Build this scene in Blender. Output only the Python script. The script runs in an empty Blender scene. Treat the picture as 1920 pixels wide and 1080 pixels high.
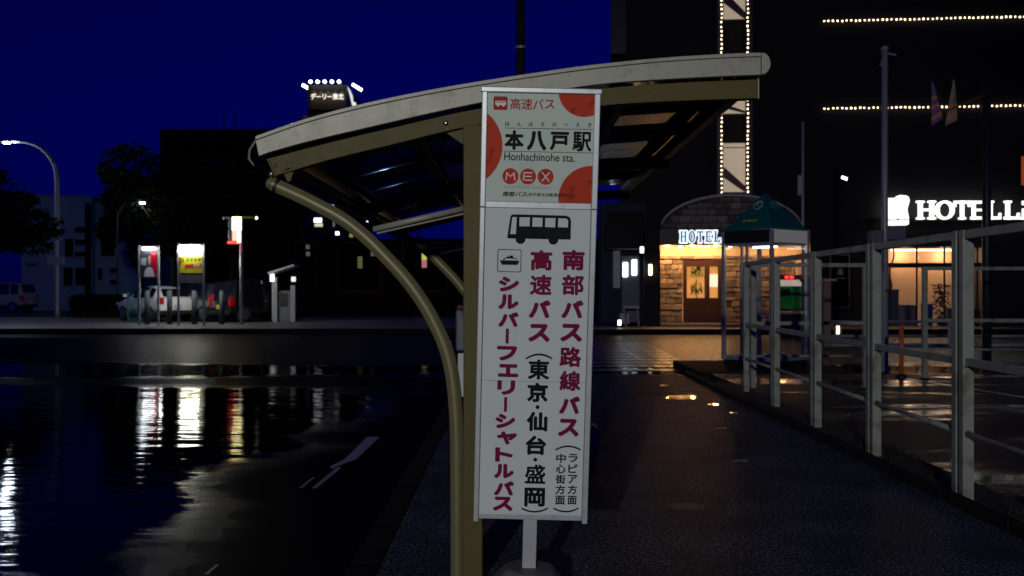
import bpy, math, random
from mathutils import Vector, Matrix
R = math.radians
random.seed(7)
sc = bpy.context.scene
col = sc.collection

# ------------------------------------------------------------------ camera
H = 1.30            # camera height above the pavement, metres
F = 1867.0          # focal length in 1920-wide pixels (35 mm on full frame)
cam_d = bpy.data.cameras.new('camera'); cam = bpy.data.objects.new('camera', cam_d); col.objects.link(cam)
cam.location = (0, 0, H); cam.rotation_euler = (R(90), 0, 0)
cam_d.sensor_width = 36; cam_d.lens = 35.0; cam_d.shift_y = 5/1920
cam_d.clip_start = .05; cam_d.clip_end = 900
cam_d.dof.use_dof = True; cam_d.dof.focus_distance = 4.25; cam_d.dof.aperture_fstop = 5.0
sc.camera = cam

# ------------------------------------------------------------------ dusk sky
w = bpy.data.worlds.new('World'); sc.world = w; w.use_nodes = True
nt = w.node_tree; nt.nodes.clear()
sky = nt.nodes.new('ShaderNodeTexSky'); sky.sky_type = 'NISHITA'; sky.sun_disc = False
sky.sun_elevation = R(9); sky.sun_rotation = R(200); sky.ozone_density = 6; sky.air_density = 1.0; sky.dust_density = .3
mul = nt.nodes.new('ShaderNodeMix'); mul.data_type = 'RGBA'; mul.blend_type = 'MULTIPLY'
mul.inputs['Factor'].default_value = 1; mul.inputs['B'].default_value = (.001, .016, .76, 1)
bg = nt.nodes.new('ShaderNodeBackground'); bg.inputs['Strength'].default_value = .021
wo = nt.nodes.new('ShaderNodeOutputWorld')
nt.links.new(sky.outputs[0], mul.inputs['A']); nt.links.new(mul.outputs['Result'], bg.inputs[0]); nt.links.new(bg.outputs[0], wo.inputs[0])

vs = sc.view_settings
vs.view_transform = 'Standard'; vs.look = 'None'; vs.exposure = 0; vs.gamma = 1; vs.use_curve_mapping = False
sc.render.engine = 'CYCLES'
sc.cycles.use_denoising = True; sc.cycles.use_light_tree = True
sc.cycles.max_bounces = 8; sc.cycles.transparent_max_bounces = 12; sc.cycles.sample_clamp_indirect = 4
sc.cycles.caustics_reflective = False; sc.cycles.caustics_refractive = False

# ------------------------------------------------------------------ helpers
def kk(D): return D / F
def PX(px, D): return (px - 960) * D / F
def PZ(py, D): return H + (545 - py) * D / F
def P(px, py, D): return Vector((PX(px, D), D, PZ(py, D)))

def tag(o, label=None, cat=None, group=None, kind=None):
    if label: o['label'] = label
    if cat: o['category'] = cat
    if group: o['group'] = group
    if kind: o['kind'] = kind
    return o

def thing(name, label, cat, loc=(0, 0, 0), rot=(0, 0, 0), group=None):
    o = bpy.data.objects.new(name, None); col.objects.link(o)
    o.location = loc; o.rotation_euler = rot; o.empty_display_size = .2
    return tag(o, label, cat, group)

def wm(o):
    m = o.matrix_basis.copy()
    if o.parent: m = wm(o.parent) @ o.matrix_parent_inverse @ m
    return m

def link(name, me, parent=None, loc=(0, 0, 0), local=False):
    o = bpy.data.objects.new(name, me); col.objects.link(o); o.location = loc
    if parent is not None:
        o.parent = parent
        if not local: o.matrix_parent_inverse = wm(parent).inverted()
    return o

def copy_tree(o, parent=None):
    c = o.copy(); col.objects.link(c); c.parent = parent
    for ch in list(o.children): copy_tree(ch, c)
    return c

class MB:
    def __init__(s): s.v = []; s.f = []
    def add(s, vs_, fs):
        n = len(s.v); s.v += [tuple(p) for p in vs_]; s.f += [tuple(i + n for i in f) for f in fs]; return s
    def box(s, x0, x1, y0, y1, z0, z1):
        return s.add([(x0,y0,z0),(x1,y0,z0),(x1,y1,z0),(x0,y1,z0),(x0,y0,z1),(x1,y0,z1),(x1,y1,z1),(x0,y1,z1)],
                     [(0,3,2,1),(4,5,6,7),(0,1,5,4),(1,2,6,5),(2,3,7,6),(3,0,4,7)])
    def bar(s, a, b, wd, ht, up=(0, 0, 1)):
        a = Vector(a); b = Vector(b); d = (b - a).normalized(); up = Vector(up)
        sd = d.cross(up)
        if sd.length < 1e-4: sd = d.cross(Vector((0, 1, 0)))
        sd.normalize(); u = sd.cross(d).normalized()
        vs_ = []
        for p in (a, b):
            for i, j in ((-1,-1),(1,-1),(1,1),(-1,1)): vs_.append(p + sd*(i*wd/2) + u*(j*ht/2))
        return s.add(vs_, [(0,1,2,3),(7,6,5,4),(0,4,5,1),(1,5,6,2),(2,6,7,3),(3,7,4,0)])
    def tube(s, path, r, n=12, prof=None, caps=True):
        path = [Vector(p) for p in path]; m = len(path); vs_ = []; fs = []
        t0 = (path[1]-path[0]).normalized(); ref = Vector((0, 0, 1)) if abs(t0.z) < .9 else Vector((0, 1, 0))
        for i, p in enumerate(path):
            t = (path[min(i+1, m-1)] - path[max(i-1, 0)]).normalized()
            sd = t.cross(ref).normalized(); u = sd.cross(t).normalized(); ref = u
            rr = r[i] if isinstance(r, (list, tuple)) else r
            for j in range(n):
                a = 2*math.pi*j/n; q = rr * (prof(a) if prof else 1)
                vs_.append(p + sd*math.cos(a)*q + u*math.sin(a)*q)
        for i in range(m-1):
            for j in range(n):
                k = (j+1) % n; fs.append((i*n+j, i*n+k, (i+1)*n+k, (i+1)*n+j))
        if caps: fs.append(tuple(range(n))[::-1]); fs.append(tuple((m-1)*n + j for j in range(n)))
        return s.add(vs_, fs)
    def cyl(s, a, b, r, n=12): return s.tube([a, b], r, n)
    def prism(s, pts, d0, d1, axis='y'):
        n = len(pts)
        def mk(p, d): return (p[0], d, p[1]) if axis == 'y' else ((d, p[0], p[1]) if axis == 'x' else (p[0], p[1], d))
        return s.add([mk(p, d0) for p in pts] + [mk(p, d1) for p in pts],
                     [tuple(range(n)), tuple(range(2*n-1, n-1, -1))] + [(i, i+n, (i+1) % n + n, (i+1) % n) for i in range(n)])
    def strip(s, top, bot, d0, d1):
        """solid between two polylines (x,z), depth d0..d1 in y"""
        n = len(top); vs_ = []; fs = []
        for a, b in zip(top, bot): vs_ += [(a[0], d0, a[1]), (b[0], d0, b[1]), (b[0], d1, b[1]), (a[0], d1, a[1])]
        for i in range(n-1):
            for j in range(4):
                k = (j+1) % 4; fs.append((i*4+j, i*4+k, (i+1)*4+k, (i+1)*4+j))
        fs.append((0, 3, 2, 1)); fs.append(tuple((n-1)*4+j for j in range(4)))
        return s.add(vs_, fs)
    def flat(s, pts, y=0): return s.add([(p[0], y, p[1]) for p in pts], [tuple(range(len(pts)))])
    def lathe(s, prof, n=16, c=(0, 0, 0)):
        vs_ = []; fs = []; m = len(prof)
        for r, z in prof:
            for j in range(n):
                a = 2*math.pi*(j+.5)/n; vs_.append((c[0]+r*math.cos(a), c[1]+r*math.sin(a), c[2]+z))
        for i in range(m-1):
            for j in range(n): k = (j+1) % n; fs.append((i*n+j, i*n+k, (i+1)*n+k, (i+1)*n+j))
        fs.append(tuple(range(n))[::-1]); fs.append(tuple((m-1)*n+j for j in range(n)))
        return s.add(vs_, fs)
    def mesh(s, name, m, smooth=False, recentre=True):
        c = Vector((0, 0, 0))
        if recentre and s.v:
            lo = [min(p[i] for p in s.v) for i in range(3)]; hi = [max(p[i] for p in s.v) for i in range(3)]
            c = Vector([(a+b)/2 for a, b in zip(lo, hi)])
        me = bpy.data.meshes.new(name)
        me.from_pydata([Vector(p)-c for p in s.v], [], s.f); me.update()
        if m: me.materials.append(m)
        if smooth: me.shade_smooth()
        return me, c
    def build(s, name, m, parent=None, smooth=False, bevel=0, local=False, seg=2, fix=False):
        me, c = s.mesh(name, m, smooth)
        if fix:
            import bmesh
            bm = bmesh.new(); bm.from_mesh(me); bmesh.ops.recalc_face_normals(bm, faces=bm.faces); bm.to_mesh(me); bm.free()
        o = link(name, me, parent, c, local)
        if bevel:
            b = o.modifiers.new('bevel', 'BEVEL'); b.width = bevel; b.segments = seg; b.limit_method = 'ANGLE'
        return o

# ------------------------------------------------------------------ materials
def mat(name, c, rough=.5, metal=0, var=.12, scale=6, bump=0, bscale=60, spec=.5, coat=0, stain=None, rvar=.1):
    m = bpy.data.materials.new(name); m.use_nodes = True; t = m.node_tree; b = t.nodes['Principled BSDF']
    L = t.links.new
    tc = t.nodes.new('ShaderNodeTexCoord')
    n1 = t.nodes.new('ShaderNodeTexNoise'); n1.inputs['Scale'].default_value = scale; n1.inputs['Detail'].default_value = 6; n1.inputs['Roughness'].default_value = .65
    L(tc.outputs['Object'], n1.inputs['Vector'])
    mx = t.nodes.new('ShaderNodeMix'); mx.data_type = 'RGBA'
    mx.inputs['A'].default_value = (*[max(0, x*(1-var*2)) for x in c], 1); mx.inputs['B'].default_value = (*[min(1, x*(1+var*2)) for x in c], 1)
    L(n1.outputs['Fac'], mx.inputs['Factor']); out = mx.outputs['Result']
    if stain:
        sc_, amt, scl = stain
        n3 = t.nodes.new('ShaderNodeTexNoise'); n3.inputs['Scale'].default_value = scl; n3.inputs['Detail'].default_value = 8
        L(tc.outputs['Object'], n3.inputs['Vector'])
        rp = t.nodes.new('ShaderNodeMapRange'); rp.inputs['From Min'].default_value = .62 - amt*.2; rp.inputs['From Max'].default_value = .74
        L(n3.outputs['Fac'], rp.inputs['Value'])
        m2 = t.nodes.new('ShaderNodeMix'); m2.data_type = 'RGBA'; m2.inputs['B'].default_value = (*sc_, 1)
        L(rp.outputs[0], m2.inputs['Factor']); L(out, m2.inputs['A']); out = m2.outputs['Result']
    L(out, b.inputs['Base Color'])
    rr = t.nodes.new('ShaderNodeMapRange'); rr.inputs['To Min'].default_value = max(.02, rough-rvar); rr.inputs['To Max'].default_value = min(1, rough+rvar)
    L(n1.outputs['Fac'], rr.inputs['Value']); L(rr.outputs[0], b.inputs['Roughness'])
    b.inputs['Metallic'].default_value = metal; b.inputs['Specular IOR Level'].default_value = spec; b.inputs['Coat Weight'].default_value = coat
    if bump:
        n2 = t.nodes.new('ShaderNodeTexNoise'); n2.inputs['Scale'].default_value = bscale; n2.inputs['Detail'].default_value = 5
        L(tc.outputs['Object'], n2.inputs['Vector'])
        bp = t.nodes.new('ShaderNodeBump'); bp.inputs['Strength'].default_value = bump; bp.inputs['Distance'].default_value = .01
        L(n2.outputs['Fac'], bp.inputs['Height']); L(bp.outputs[0], b.inputs['Normal'])
    return m

def glow(name, c, s):
    m = bpy.data.materials.new(name); m.use_nodes = True; t = m.node_tree; b = t.nodes['Principled BSDF']
    b.inputs['Base Color'].default_value = (*[min(1, x)*.6 for x in c], 1); b.inputs['Roughness'].default_value = .4
    b.inputs['Emission Color'].default_value = (*c, 1); b.inputs['Emission Strength'].default_value = s
    return m

def glass(name, tint=(.85, .88, .9), refl=.10, rough=.03):
    m = bpy.data.materials.new(name); m.use_nodes = True; t = m.node_tree; t.nodes.clear(); L = t.links.new
    o = t.nodes.new('ShaderNodeOutputMaterial'); tr = t.nodes.new('ShaderNodeBsdfTransparent'); tr.inputs[0].default_value = (*tint, 1)
    g = t.nodes.new('ShaderNodeBsdfGlossy'); g.inputs['Roughness'].default_value = rough; g.inputs[0].default_value = (.8, .85, .9, 1)
    lw = t.nodes.new('ShaderNodeLayerWeight'); lw.inputs[0].default_value = .5
    fr = t.nodes.new('ShaderNodeMath'); fr.operation = 'POWER'; fr.inputs[1].default_value = 5; L(lw.outputs['Facing'], fr.inputs[0])
    ad = t.nodes.new('ShaderNodeMath'); ad.operation = 'ADD'; ad.inputs[1].default_value = refl * .5; ad.use_clamp = True
    n = t.nodes.new('ShaderNodeTexNoise'); n.inputs['Scale'].default_value = 3
    bp = t.nodes.new('ShaderNodeBump'); bp.inputs['Strength'].default_value = .08; bp.inputs['Distance'].default_value = .02
    tc = t.nodes.new('ShaderNodeTexCoord'); L(tc.outputs['Object'], n.inputs['Vector']); L(n.outputs['Fac'], bp.inputs['Height']); L(bp.outputs[0], g.inputs['Normal'])
    mx = t.nodes.new('ShaderNodeMixShader')
    L(fr.outputs[0], ad.inputs[0]); L(ad.outputs[0], mx.inputs[0]); L(tr.outputs[0], mx.inputs[1]); L(g.outputs[0], mx.inputs[2]); L(mx.outputs[0], o.inputs[0])
    return m

def wet(name, base, dry_rough, pud_rough, pscale, pmin, pmax, bump=.5, bscale=180, ripple=.12, rscale=9, stretch=(1, 1, 1), grain=.5, bands=None, bd=.006, cover=(.6, 1), spec=.5, floor_=.0):
    """wet asphalt: coarse glistening stone outside, smooth rippled film of water inside the puddle mask"""
    m = bpy.data.materials.new(name); m.use_nodes = True; t = m.node_tree; b = t.nodes['Principled BSDF']; L = t.links.new; N = t.nodes.new
    tc = N('ShaderNodeTexCoord'); geo = N('ShaderNodeNewGeometry')
    mp = N('ShaderNodeMapping'); mp.inputs['Scale'].default_value = stretch; L(geo.outputs['Position'], mp.inputs['Vector'])
    pn = N('ShaderNodeTexNoise'); pn.inputs['Scale'].default_value = pscale; pn.inputs['Detail'].default_value = 5; pn.inputs['Roughness'].default_value = .55; L(mp.outputs[0], pn.inputs['Vector'])
    pr = N('ShaderNodeMapRange'); pr.interpolation_type = 'SMOOTHSTEP'; pr.inputs['From Min'].default_value = pmin; pr.inputs['From Max'].default_value = pmax; L(pn.outputs['Fac'], pr.inputs['Value'])
    if bands:      # shallow hollows of the carriageway lie across it, at these distances, with a ragged rim
        sx = N('ShaderNodeSeparateXYZ'); L(geo.outputs['Position'], sx.inputs[0])
        wob = N('ShaderNodeMath'); wob.operation = 'MULTIPLY_ADD'; wob.inputs[1].default_value = 5.0; L(pn.outputs['Fac'], wob.inputs[0]); L(sx.outputs['Y'], wob.inputs[2])
        nr = N('ShaderNodeMapRange'); nr.inputs['From Min'].default_value = 2.5; nr.inputs['From Max'].default_value = 42.5; L(wob.outputs[0], nr.inputs['Value'])
        cr = N('ShaderNodeValToRGB'); e = cr.color_ramp.elements
        while len(e) > 1: e.remove(e[0])
        e[0].position = bands[0][0]/40; e[0].color = (bands[0][1],)*3+(1,)
        for d_, v_ in bands[1:]: q_ = e.new(d_/40); q_.color = (v_,)*3+(1,)
        L(nr.outputs[0], cr.inputs[0]); pb = N('ShaderNodeRGBToBW'); L(cr.outputs[0], pb.inputs[0])
        # the strip next to the near kerb drains and stays matt
        xf = N('ShaderNodeMapRange'); xf.interpolation_type = 'SMOOTHSTEP'; xf.inputs['From Min'].default_value = 1.5; xf.inputs['From Max'].default_value = .6; xw = N('ShaderNodeMath'); xw.operation = 'MULTIPLY_ADD'; xw.inputs[1].default_value = 6.0; L(pn.outputs['Fac'], xw.inputs[0]); L(sx.outputs['X'], xw.inputs[2]); L(xw.outputs[0], xf.inputs['Value'])
        far = N('ShaderNodeMapRange'); far.inputs['From Min'].default_value = 13; far.inputs['From Max'].default_value = 17; L(sx.outputs['Y'], far.inputs['Value'])
        xm = N('ShaderNodeMath'); xm.operation = 'MAXIMUM'; L(xf.outputs[0], xm.inputs[0]); L(far.outputs[0], xm.inputs[1])
        pr = N('ShaderNodeMath'); pr.operation = 'MULTIPLY'; L(pb.outputs[0], pr.inputs[0]); L(xm.outputs[0], pr.inputs[1])
    gn = N('ShaderNodeTexVoronoi'); gn.inputs['Scale'].default_value = bscale; L(geo.outputs['Position'], gn.inputs['Vector'])
    g2 = N('ShaderNodeTexNoise'); g2.inputs['Scale'].default_value = bscale*.35; g2.inputs['Detail'].default_value = 9; g2.inputs['Roughness'].default_value = .72; L(geo.outputs['Position'], g2.inputs['Vector'])
    mott = N('ShaderNodeTexNoise'); mott.inputs['Scale'].default_value = 1.7; mott.inputs['Detail'].default_value = 9; mott.inputs['Roughness'].default_value = .68; L(geo.outputs['Position'], mott.inputs['Vector'])
    cm = N('ShaderNodeMix'); cm.data_type = 'RGBA'; cm.inputs['A'].default_value = (*[x*(1-grain) for x in base], 1); cm.inputs['B'].default_value = (*[x*(1+grain*6) for x in base], 1)
    av = N('ShaderNodeMath'); av.operation = 'MULTIPLY'; L(g2.outputs['Fac'], av.inputs[0]); L(mott.outputs['Fac'], av.inputs[1])
    a2 = N('ShaderNodeMath'); a2.operation = 'MULTIPLY'; a2.inputs[1].default_value = 2.2; a2.use_clamp = True; L(av.outputs[0], a2.inputs[0])
    mo2 = N('ShaderNodeMapRange'); mo2.inputs['From Min'].default_value = .3; mo2.inputs['From Max'].default_value = .7; mo2.inputs['To Min'].default_value = .10; L(mott.outputs['Fac'], mo2.inputs['Value'])
    ag = N('ShaderNodeMapRange'); ag.inputs['From Min'].default_value = .50; ag.inputs['From Max'].default_value = .68; L(g2.outputs['Fac'], ag.inputs['Value'])
    a3 = N('ShaderNodeMath'); a3.operation = 'MULTIPLY'; L(ag.outputs[0], a3.inputs[0]); L(mo2.outputs[0], a3.inputs[1]); a2 = a3
    L(a2.outputs[0], cm.inputs['Factor'])
    cw = N('ShaderNodeMix'); cw.data_type = 'RGBA'; cw.inputs['B'].default_value = (*[x*.35 for x in base], 1); L(pr.outputs[0], cw.inputs['Factor']); L(cm.outputs['Result'], cw.inputs['A'])
    L(cw.outputs['Result'], b.inputs['Base Color'])
    rm = N('ShaderNodeMapRange'); rm.inputs['To Min'].default_value = dry_rough; rm.inputs['To Max'].default_value = pud_rough; L(pr.outputs[0], rm.inputs['Value']); L(rm.outputs[0], b.inputs['Roughness'])
    inv = N('ShaderNodeMath'); inv.operation = 'SUBTRACT'; inv.inputs[0].default_value = 1; L(pr.outputs[0], inv.inputs[1])
    st = N('ShaderNodeMapRange'); st.inputs['To Min'].default_value = bump*floor_; st.inputs['To Max'].default_value = bump; L(inv.outputs[0], st.inputs['Value'])
    b1 = N('ShaderNodeBump'); b1.inputs['Distance'].default_value = bd; L(st.outputs[0], b1.inputs['Strength']); L(g2.outputs['Fac'], b1.inputs['Height'])
    rp = N('ShaderNodeTexNoise'); rp.inputs['Scale'].default_value = rscale; rp.inputs['Detail'].default_value = 3; rp.inputs['Roughness'].default_value = .5
    mp2 = N('ShaderNodeMapping'); mp2.inputs['Scale'].default_value = (.6, 2.4, 1); mp2.inputs['Rotation'].default_value = (0, 0, .25); L(geo.outputs['Position'], mp2.inputs['Vector']); L(mp2.outputs[0], rp.inputs['Vector'])
    b2 = N('ShaderNodeBump'); b2.inputs['Distance'].default_value = .01; b2.inputs['Strength'].default_value = ripple; L(rp.outputs['Fac'], b2.inputs['Height']); L(b1.outputs[0], b2.inputs['Normal'])
    L(b2.outputs[0], b.inputs['Normal'])
    b.inputs['Specular IOR Level'].default_value = spec
    # only part of the surface carries an unbroken film of water; the rest is matt stone
    out = t.nodes['Material Output']; df = N('ShaderNodeBsdfDiffuse'); L(cw.outputs['Result'], df.inputs[0]); L(b1.outputs[0], df.inputs['Normal'])
    cv = N('ShaderNodeMapRange'); cv.inputs['To Min'].default_value = cover[0]; cv.inputs['To Max'].default_value = cover[1]; L(pr.outputs[0], cv.inputs['Value'])
    if bands:
        fm = N('ShaderNodeMapRange'); fm.inputs['From Min'].default_value = 16; fm.inputs['From Max'].default_value = 20; L(sx.outputs['Y'], fm.inputs['Value'])
        fx = N('ShaderNodeMapRange'); fx.inputs['From Min'].default_value = -2; fx.inputs['From Max'].default_value = 1; fx.inputs['To Min'].default_value = .33; fx.inputs['To Max'].default_value = .95; L(sx.outputs['X'], fx.inputs['Value'])
        f3 = N('ShaderNodeMath'); f3.operation = 'MULTIPLY'; L(fm.outputs[0], f3.inputs[0]); L(fx.outputs[0], f3.inputs[1])
        gt = N('ShaderNodeTexNoise'); gt.inputs['Scale'].default_value = 9; gt.inputs['Detail'].default_value = 8; gt.inputs['Roughness'].default_value = .75; L(geo.outputs['Position'], gt.inputs['Vector'])
        gr_ = N('ShaderNodeMapRange'); gr_.inputs['From Min'].default_value = .38; gr_.inputs['From Max'].default_value = .62; gr_.inputs['To Min'].default_value = .35; gr_.inputs['To Max'].default_value = 1.1; L(gt.outputs['Fac'], gr_.inputs['Value'])
        f4 = N('ShaderNodeMath'); f4.operation = 'MULTIPLY'; L(f3.outputs[0], f4.inputs[0]); L(gr_.outputs[0], f4.inputs[1]); fm = f4
        cx_ = N('ShaderNodeMath'); cx_.operation = 'MAXIMUM'; L(cv.outputs[0], cx_.inputs[0]); L(fm.outputs[0], cx_.inputs[1]); cv = cx_
    ms = N('ShaderNodeMixShader'); L(cv.outputs[0], ms.inputs[0]); L(df.outputs[0], ms.inputs[1]); L(b.outputs[0], ms.inputs[2]); L(ms.outputs[0], out.inputs[0])
    return m

M = dict(
    road=wet('wet_road', (.008, .008, .009), .36, .02, .16, .40, .56, bump=.8, bscale=120, ripple=.85, rscale=1.5, stretch=(.55, 1.5, 1), cover=(.07, .36), floor_=.035,
             bands=((0, 0), (4.4, .0), (4.9, .97), (7.6, 1), (14.6, 1), (15.3, .15), (16.4, .15), (16.9, 1), (18.6, 1), (19.6, .0), (40, 0))),
    walk=wet('wet_pavement', (.135, .15, .19), .22, .10, .8, .64, .72, cover=(.07, .7), spec=.5, bump=.9, bscale=175, ripple=.05, grain=.78, bd=.007),
    fore=wet('wet_forecourt', (.032, .038, .046), .40, .12, .5, .50, .60, cover=(.35, .9), bump=.9, bscale=130, ripple=.10, rscale=10, stretch=(.5, 1.6, 1), bd=.015),
    kerb=mat('kerb_concrete', (.016, .016, .016), .8, spec=.08, bump=.5, bscale=50, stain=((.006, .006, .006), .5, 4)),
    conc=mat('base_concrete', (.13, .12, .115), .6, bump=.5, bscale=30, stain=((.03, .03, .03), .5, 9)),
    pave=mat('far_pavement', (.10, .10, .10), .45, bump=.4, bscale=20),
    paint=mat('road_paint', (.30, .30, .30), .28, stain=((.05, .05, .05), .95, 3.2), bump=.2),
    ypaint=mat('yellow_paint', (.45, .30, .05), .4, stain=((.05, .05, .05), .8, 3)),
    alu=mat('aluminium', (.62, .63, .63), .38, metal=.35, var=.05, scale=30, stain=((.48, .49, .49), .1, 14)),
    panelw=mat('sign_white', (.75, .79, .77), .6, spec=.15, var=.03, scale=3, stain=((.68, .72, .70), -.1, 5)),
    panelg=mat('sign_pale_green', (.68, .76, .66), .6, spec=.15, var=.03, scale=3, stain=((.58, .65, .56), .2, 6)),
    red=mat('sign_red', (.62, .055, .022), .6, spec=.15, var=.10, scale=18, stain=((.28, .02, .012), .35, 26)),
    rtext=mat('sign_red_print', (.48, .035, .03), .6, spec=.15, var=.03),
    crim=mat('crimson_print', (.22, .004, .045), .6, spec=.15, var=.05),
    black=mat('black_print', (.006, .006, .007), .6, spec=.15, var=.05),
    grey=mat('grey_print', (.28, .30, .31), .4, var=.05),
    whitep=mat('white_print', (.75, .75, .73), .4, var=.03),
    seam=mat('seam_dark', (.03, .03, .035), .5),
    fascia=mat('fascia_champagne', (.37, .352, .285), .48, metal=.15, var=.025, scale=9, stain=((.275, .26, .205), .2, 22), bump=.03, bscale=90),
    bronze=mat('frame_bronze', (.112, .086, .022), .55, spec=.25, var=.06, scale=16, stain=((.36, .33, .24), -.35, 110)),
    pole=mat('arc_pole_bronze', (.20, .168, .078), .40, metal=.1, var=.06, scale=12, stain=((.5, .46, .36), -.35, 90)),
    brown=mat('purlin_brown', (.06, .035, .025), .4, metal=.2),
    dark=mat('dark_metal', (.015, .015, .017), .45, metal=.2),
    steel=mat('bolt_steel', (.5, .48, .42), .25, metal=.9),
    poly=glass('roof_polycarbonate', (.14, .17, .24), .10, .05),
    fence=mat('fence_paint', (.30, .32, .275), .42, var=.08, scale=9, stain=((.17, .12, .06), .42, 7), bump=.05, bscale=70),
    rust=mat('rust', (.14, .055, .015), .8, bump=.4),
    booth=mat('booth_aluminium', (.55, .55, .54), .35, metal=.6),
    green=mat('booth_green', (.007, .115, .105), .35, var=.06, coat=.2),
    gphone=mat('phone_green', (.03, .35, .04), .35),
    bglass=glass('booth_glass', (.93, .94, .95), .07),
    wglass=glass('window_glass', (.9, .9, .9), .06),
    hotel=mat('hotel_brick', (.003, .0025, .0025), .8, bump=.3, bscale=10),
    stone=mat('entrance_stone', (.27, .215, .165), .8, var=.40, scale=1.6, bump=.7, bscale=9),
    mortar=mat('mortar', (.07, .055, .045), .9, bump=.4),
    trim=mat('arch_trim', (.42, .42, .43), .5),
    beige=mat('beige_plaster', (.62, .50, .36), .7),
    door=mat('door_wood', (.022, .006, .0035), .5, var=.2, scale=12, spec=.25),
    leaf=mat('plant_leaf', (.16, .30, .03), .6, var=.3, scale=9),
    tree=mat('tree_leaf', (.010, .016, .006), .9, spec=.03, var=.4, scale=2),
    needle=mat('conifer_leaf', (.005, .008, .004), .9, spec=.03, var=.4, scale=2),
    bark=mat('bark', (.03, .022, .016), .9, bump=.6, bscale=14),
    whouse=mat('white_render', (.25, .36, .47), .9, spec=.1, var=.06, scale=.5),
    brick=mat('brown_brick', (.035, .014, .010), .9, spec=.08, var=.2, scale=1.5),
    bluewall=mat('blue_grey_wall', (.04, .045, .065), .9, spec=.08),
    winD=mat('dark_window', (.002, .003, .004), .25, spec=.0),
    redframe=mat('red_frame', (.10, .008, .007), .8, spec=.05),
    galv=mat('galvanised', (.30, .31, .32), .45, metal=.3, bump=.05),
    carw=mat('car_white', (.82, .82, .81), .22, var=.02, coat=.6),
    carb=mat('car_black', (.012, .012, .016), .15, var=.05, coat=1),
    cars=mat('car_dark_blue', (.10, .11, .13), .2, metal=.6, coat=.8),
    tyre=mat('tyre', (.012, .012, .012), .8),
    rim=mat('rim', (.45, .46, .48), .3, metal=.9),
    cglass=mat('car_glass', (.008, .009, .012), .06, spec=.7),
    tail=mat('tail_red', (.55, .01, .012), .15, coat=1),
    plate_y=mat('plate_yellow', (.65, .42, .02), .4),
    plate_w=mat('plate_white', (.6, .6, .6), .4),
    orange=mat('orange_plastic', (.55, .13, .02), .5),
    bluep=mat('blue_plastic', (.03, .07, .28), .5),
    cab=mat('cabinet_grey', (.11, .12, .15), .5),
    bollard=mat('bollard_grey', (.035, .042, .05), .6, spec=.2),
    dirt=mat('dirt', (.028, .023, .018), .95, bump=.8, bscale=30),
    weed=mat('weed', (.018, .026, .008), .7, var=.4),
    E_bulb=glow('bulb_warm', (1, .72, .46), 6),
    E_white=glow('sign_light_white', (1, .99, .95), 1.7),
    E_cool=glow('sign_light_cool', (.75, .87, 1), 1.4),
    E_tube=glow('strip_light', (.93, .97, 1), 60),
    E_tubey=glow('strip_light_warm', (1, 1, .82), 54),
    E_lamp=glow('street_lamp', (.95, .97, 1), 34),
    E_warm=glow('downlight', (1, .62, .28), 40),
    E_room=glow('lit_room', (1, .42, .10), .80),
    E_lobby=glow('lit_lobby', (1, .55, .28), .13),
    E_panel=glow('lit_panel', (1, .80, .58), .30),
    E_yel=glow('lit_yellow', (1, .92, .35), 8.0),
    E_red=glow('lit_red', (1, .03, .02), 5.0),
    E_win=glow('lit_window', (1, .93, .75), 2.2),
    E_winc=glow('lit_window_cool', (.93, .97, 1), 4.0),
    E_dimp=glow('dim_pink_sign', (1, .35, .38), .35),
    E_dimy=glow('dim_yellow_sign', (.9, .85, .12), .55),
    E_head=glow('booth_header', (1, .95, .86), .06),
    E_booth=glow('booth_tube', (1, .93, .80), 9),
)

t_ = M['stone'].node_tree; b_ = t_.nodes['Principled BSDF']; oi = t_.nodes.new('ShaderNodeObjectInfo')   # every stone its own tone
mr_ = t_.nodes.new('ShaderNodeMapRange'); mr_.inputs['To Min'].default_value = .35; mr_.inputs['To Max'].default_value = 1.25; t_.links.new(oi.outputs['Random'], mr_.inputs['Value'])
hs_ = t_.nodes.new('ShaderNodeHueSaturation'); src = b_.inputs['Base Color'].links[0].from_socket
t_.links.new(src, hs_.inputs['Color']); t_.links.new(mr_.outputs[0], hs_.inputs['Value']); t_.links.new(hs_.outputs[0], b_.inputs['Base Color'])

# ------------------------------------------------------------------ glyphs (built-in font)
GL = {}
def prefetch(items):
    obs = []
    for s_, off in items:
        if (s_, off) in GL: continue
        cu = bpy.data.curves.new('g', 'FONT'); cu.body = s_; cu.offset = off; cu.resolution_u = 4; cu.size = 1
        o = bpy.data.objects.new('g', cu); col.objects.link(o); obs.append((s_, off, o, cu)); GL[(s_, off)] = None
    dg = bpy.context.evaluated_depsgraph_get(); dg.update()
    for s_, off, o, cu in obs:
        e = o.evaluated_get(dg); me = e.to_mesh()
        v = [(p.co.x, p.co.y) for p in me.vertices]; f = [tuple(q.vertices) for q in me.polygons]
        e.to_mesh_clear(); GL[(s_, off)] = (v, f)
    for s_, off, o, cu in obs: bpy.data.objects.remove(o); bpy.data.curves.remove(cu)

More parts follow.
